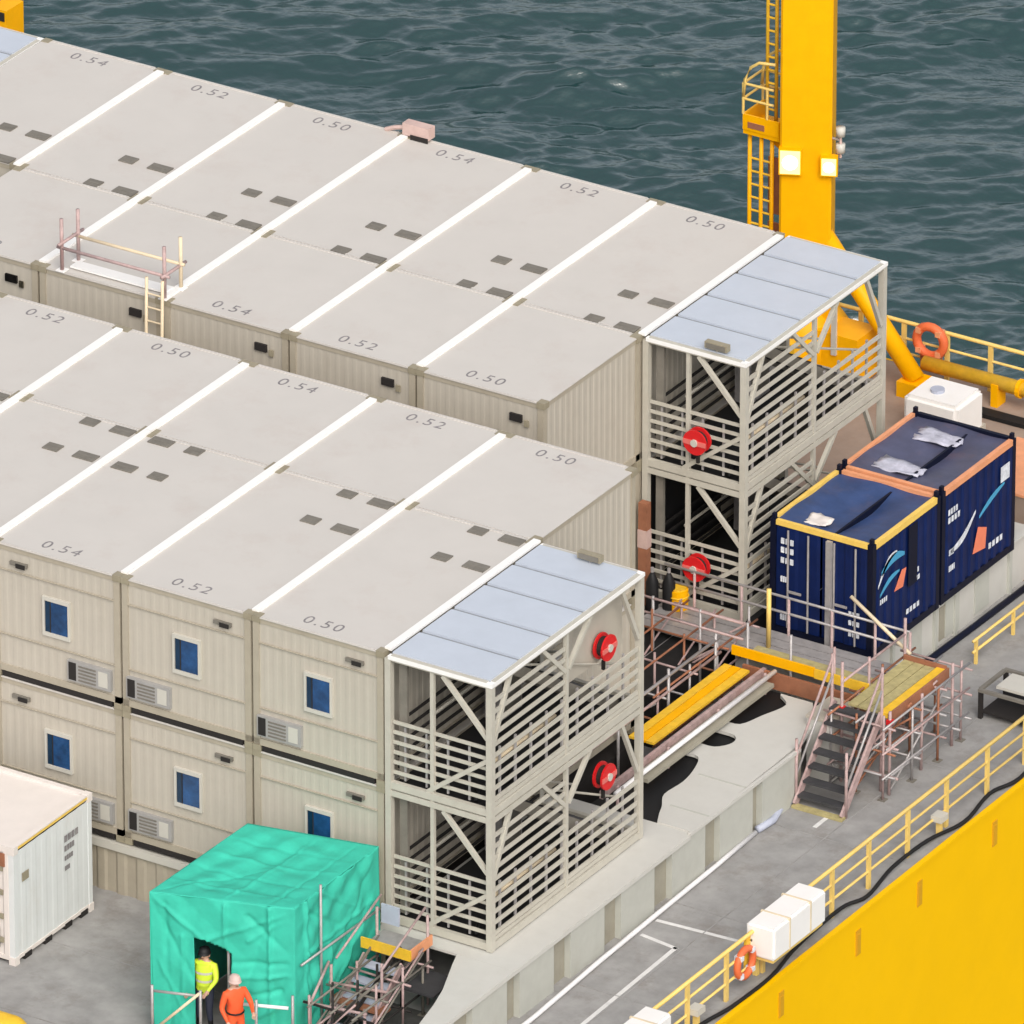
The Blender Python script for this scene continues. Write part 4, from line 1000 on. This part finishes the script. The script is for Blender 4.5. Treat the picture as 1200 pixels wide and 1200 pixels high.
MB().tube([(.55, .5, .965), (.55, .5, 1.03)], .15, 14).build('hatch', 'hose_blue', ig); MB().tube([(1.05, -.001, .5), (1.05, -.05, .5)], .13, 12).build('gauge', 'mark_grey', ig)
B('skirt', 'cream', ig, -.03, 1.33, -.03, 1.18, 0, .14)
bl = thing('brown_locker', 'rust brown deck locker behind the orange-railed navy container at the right edge', 'locker', (.3, 21.6, D))
B('body', 'deck_brown', bl, 0, 2.4, 0, 2.2, .02, 1.5); B('lid', 'rim_orange', bl, -.04, 2.44, -.04, 2.24, 1.501, 1.56); B('plinth', 'gasket_shade_dark', bl, .05, 2.35, .05, 2.15, 0, .019)

# ------------------------------------------------------------------ crane
cr = thing('deck_crane', 'tall yellow crane column with ladder and lit floodlights rising in front of the sea', 'crane', (-6.85, 27.3, D))
cl = MB().prism([(-.5,-.53),(.5,-.53),(.545,-.485),(.545,.485),(.5,.53),(-.5,.53),(-.545,.485),(-.545,-.485)], 0, 16)
ca, sa = math.cos(YAW-.11), math.sin(YAW-.11)
cl.xform(lambda x, y, z: (x*ca-y*sa, x*sa+y*ca, z)).build('column', 'yellow', cr)
MB().tube([(0, 0, 0), (0, 0, .9), (0, 0, 1.5)], [.95, .95, .56], 28).build('pedestal', 'yellow', cr, True)
B('machinery_box', 'yellow', cr, .35, 1.6, -.6, .25, .05, 1.15); B('machinery_box', 'board_yellow', cr, -.9, .4, -1.15, -.62, .0, .95)
B('cabinet_door', 'frame_white', cr, 1.0, 1.12, -.66, -.605, .7, 2.0)
MB().tube([(.35, -.1, 3.3), (2.75, -.1, .35)], .2, 14).build('diagonal_strut', 'yellow', cr, True)
B('strut_foot', 'yellow', cr, 2.45, 3.05, -.4, .2, 0, .35)
def cq(u): return u
# platform left of the column
B('platform', 'yellow', cr, -1.28, -.4, -.5, .35, 5.200, 5.300); 
pb = MB(); pb.box(-1.28, -.4, -.52, -.47, 5.301, 5.650); pb.box(-1.3, -1.25, -.469, .35, 5.301, 5.650); pb.build('platform_apron', 'yellow', cr)
B('apron_slot', 'rust_brown', cr, -1.15, -.75, -.535, -.521, 5.370, 5.500)
for x, y in ((-1.28, -.5), (-1.28, .3), (-.7, -.5)): MB().tube([(x, y, 5.650), (x, y, 6.350)], .03, 6).build('guard_post', 'rail_yellow', cr)
for z in (6.000, 6.350): MB().tube([(-.55, -.5, z), (-1.28, -.5, z), (-1.28, .3, z), (-.55, .3, z)], .03, 6).build('guard_rail', 'rail_yellow', cr)
MB().tube([(-.5, -.5, 6.950), (-.9, -.5, 6.900), (-1.1, -.5, 6.750), (-1.24, -.5, 6.450), (-1.28, -.5, 6.050)], .035, 6).build('cage_hoop', 'rail_yellow', cr, True)
MB().tube([(-.5, .25, 6.950), (-.9, .25, 6.900), (-1.1, .25, 6.750), (-1.24, .25, 6.450), (-1.28, .25, 6.050)], .035, 6).build('cage_hoop', 'rail_yellow', cr, True)
MB().bar((-.45, 0, 4.750), (-1.2, 0, 5.200), .1, .14).build('platform_bracket', 'yellow', cr)
for x in (-1.2, -.92, -.66): MB().tube([(x, -.35, .2), (x, -.35, 5.2)], .045, 8).build('ladder_stile', 'yellow', cr, True)
rg = None
for i in range(15):
    if rg is None: rg = MB().tube([(-1.2, -.35, 0), (-.66, -.35, 0)], .025, 6).build('rung', 'board_yellow', cr); rg.location = (0, 0, .4)
    else: inst(rg, cr, (0, 0, .4+i*.3))
for i in range(3): B('ladder_back', 'rust_brown', cr, -.9, -.56, -.1, -.06, .3+i*1.5, 1.6+i*1.5)
for x in (-.82, -.6): MB().tube([(x, -.3, 5.3), (x, -.3, 12)], .04, 8).build('ladder_stile', 'board_yellow', cr, True)
rg = None
for i in range(14):
    if rg is None: rg = MB().tube([(-.82, -.3, 0), (-.6, -.3, 0)], .025, 6).build('rung', 'board_yellow', cr); rg.location = (0, 0, 5.5)
    else: inst(rg, cr, (0, 0, 5.5+i*.3))
# floodlights (lit)
for nm, px, sc_, zz, lab in (('a', (-6.89, 26.66), 1.0, 3.78, ''), ('b', (-6.15, 27.0), .72, 3.72, '')):
    t = thing('floodlight', 'larger lit floodlight glowing on the front of the yellow crane column' if nm == 'a' else 'smaller lit floodlight glowing at the right edge of the yellow crane column', 'floodlight', (*px, zz), 'lit floodlights on the crane')
    h = .21*sc_
    MB().box(-h-.03, h+.03, -.1, .08, -h*1.25-.03, h*1.25+.03).build('housing', 'yellow', t)
    MB().box(-h, h, -.115, -.101, -h*1.25, h*1.25).build('lens', 'lamp_lit', t)
    t.rotation_euler = (0, 0, YAW-.11)
    MB().tube([(0, -.116, 0), (0, -.135, 0)], h*.78, 14).build('bulb_glass', 'lamp_core', t)
    MB().box(-.03, .03, .081, .16, -.05, .05).build('bracket', 'yellow', t)
sp = thing('signal_lamps', 'pair of small white lamps on the right side of the yellow crane column', 'lamps', (-6.08, 27.2, D+5.3))
MB().tube([(-.15, 0, .1), (.08, 0, .1)], .03, 6).build('arm', 'galv', sp)
for z in (.3, -.08): MB().tube([(.08, 0, z-.1), (.08, 0, z+.1)], .1, 10).build('lamp', 'frame_white', sp, True)
MB().tube([(.08, 0, -.3), (.08, 0, .32)], .03, 6).build('stem', 'pink_box', sp)

# second yellow post at the far left
ym = thing('yellow_mast', 'yellow mast head with a glowing lamp at the top left corner behind the tower roof', 'mast', (-25.1, 24, D))
MB().tube([(0, 0, 0), (0, 0, 5.0)], .3, 16).build('column', 'yellow', ym, True); B('head', 'yellow', ym, -.5, .55, -.35, .3, 4.5, 5.25); B('hood', 'gasket_shade_dark', ym, .1, .5, -.37, -.351, 5.0, 5.2)
ml_ = thing('mast_lamp', 'glowing lamp on the yellow mast at the top left corner', 'lamp', (-25.1, 23.6, D+4.75))
MB().box(-.2, .12, -.04, .04, -.1, .12).build('lens', 'lamp_lit', ml_); MB().box(-.25, .17, .041, .048, -.15, .17).build('housing', 'yellow', ml_)

# things stored under the far stair tower
for i, (x, y) in enumerate(((-2.35, 13.7), (-2.05, 13.85))):
    c = thing('gas_cylinder', ['black gas cylinder under the far stair tower, nearer the container corner', 'black gas cylinder under the far stair tower, nearer the hose reel'][i], 'gas cylinder', (x, y, D+.0), 'black gas cylinders')
    MB().tube([(0, 0, .0), (0, 0, 1.9), (0, 0, 2.05), (0, 0, 2.12)], [.13, .13, .07, .03], 12).build('body', 'black', c, True); MB().tube([(0, 0, 2.12), (0, 0, 2.22)], .035, 8).build('valve', 'galv', c)
c = thing('yellow_drum', 'small yellow drum at the foot of the far stair tower', 'drum', (-1.9, 13.98, .171))
MB().tube([(0, 0, .0), (0, 0, .42)], .2, 16).build('body', 'yellow', c); MB().torus((0, 0, .28), (0, 0, 1), .202, .018).build('hoop', 'board_yellow', c, True); MB().tube([(0, 0, .42), (0, 0, .45)], .16, 16).build('lid', 'board_yellow', c)
c = thing('orange_post', 'rust orange upright behind the near block corner, under the far stair tower', 'post', (-2.78, 14.1, D))
MB().box(-.1, .1, -.08, .08, 0, 3.4).build('shaft', 'rust_brown', c); MB().box(-.11, .11, -.09, .09, 2.4, 2.8).build('sleeve', 'pink_box', c); 

# ------------------------------------------------------------------ scaffold tubes around the steps and platforms
rt = random.Random(11)
def tangle(name, label, x0, x1, y0, y1, z1, nx, ny, mats, lean=.0, extra=6):
    t = thing(name, label, 'scaffold')
    xs = [x0+(x1-x0)*i/(nx-1) for i in range(nx)]; ys = [y0+(y1-y0)*i/(ny-1) for i in range(ny)]
    for x in xs:
        for y in ys:
            h = z1-rt.random()*.5; j = rt.uniform(-.05, .05)
            MB().tube([(x+j, y, D), (x+j, y, h)], .026, 6).build('standard', rt.choice(mats), t, True)
            B('base_plate', 'mark_grey', t, x+j-.08, x+j+.08, y-.08, y+.08, D+.002, D+.015)
    for z in (D+.5, D+1.05, D+1.6):
        if z > z1-.1: break
        for y in ys: MB().tube([(x0-.2, y+.05, z), (x1+.2, y+.05, z+rt.uniform(-.03, .03))], .024, 6).build('ledger', rt.choice(mats), t, True)
        for x in xs: MB().tube([(x+.05, y0-.2, z+.06), (x+.05, y1+.2, z+.06)], .024, 6).build('transom', rt.choice(mats), t, True)
    for k in range(extra):
        a = rt.choice(xs); b = rt.choice(ys)
        if k % 2: MB().tube([(a, y0, D+.1+rt.random()*.4), (a, y1, min(z1, D+1.3+rt.random()*.5))], .023, 6).build('brace', rt.choice(mats), t, True)
        else: MB().tube([(x0, b, D+.1+rt.random()*.4), (x1, b, min(z1, D+1.3+rt.random()*.5))], .023, 6).build('brace', rt.choice(mats), t, True)
    return t
tangle('tube_scaffold', 'tangle of grey and rust scaffold tubes beside the scaffold stair, under the platform', 3.3, 4.55, 11.2, 14.2, .75, 3, 4, ['galv_pink', 'galv', 'rust_brown'], extra=8)
tangle('tube_scaffold', 'dense scaffold tubes around the steps right of the green tent', .5, 1.5, -3.4, -1.0, .3, 3, 4, ['galv_pink', 'mark_grey', 'gasket_shade_dark'], extra=14)
tangle('tube_scaffold', 'scaffold tubes beside the yellow walkway near the far block', -1.6, .0, 10.0, 13.6, 1.0, 3, 4, ['galv_pink', 'galv', 'rust_brown'], extra=8)
for x, y, z, c, l in ((-.9, 11.3, D, 'mark_grey', 'grey crate among the scaffold tubes left of the yellow walkway'), (-1.3, 12.3, D, 'rust_brown', 'rust brown crate among the scaffold tubes below the cross walkway')):
    q = thing('crate', l, 'crate', (x, y, z)); B('body', c, q, 0, .7, 0, .6, .05, .6); B('lid', 'gasket_shade_dark', q, -.02, .72, -.02, .62, .601, .65); B('skid', 'plank_wood', q, .05, .65, .05, .15, 0, .049)
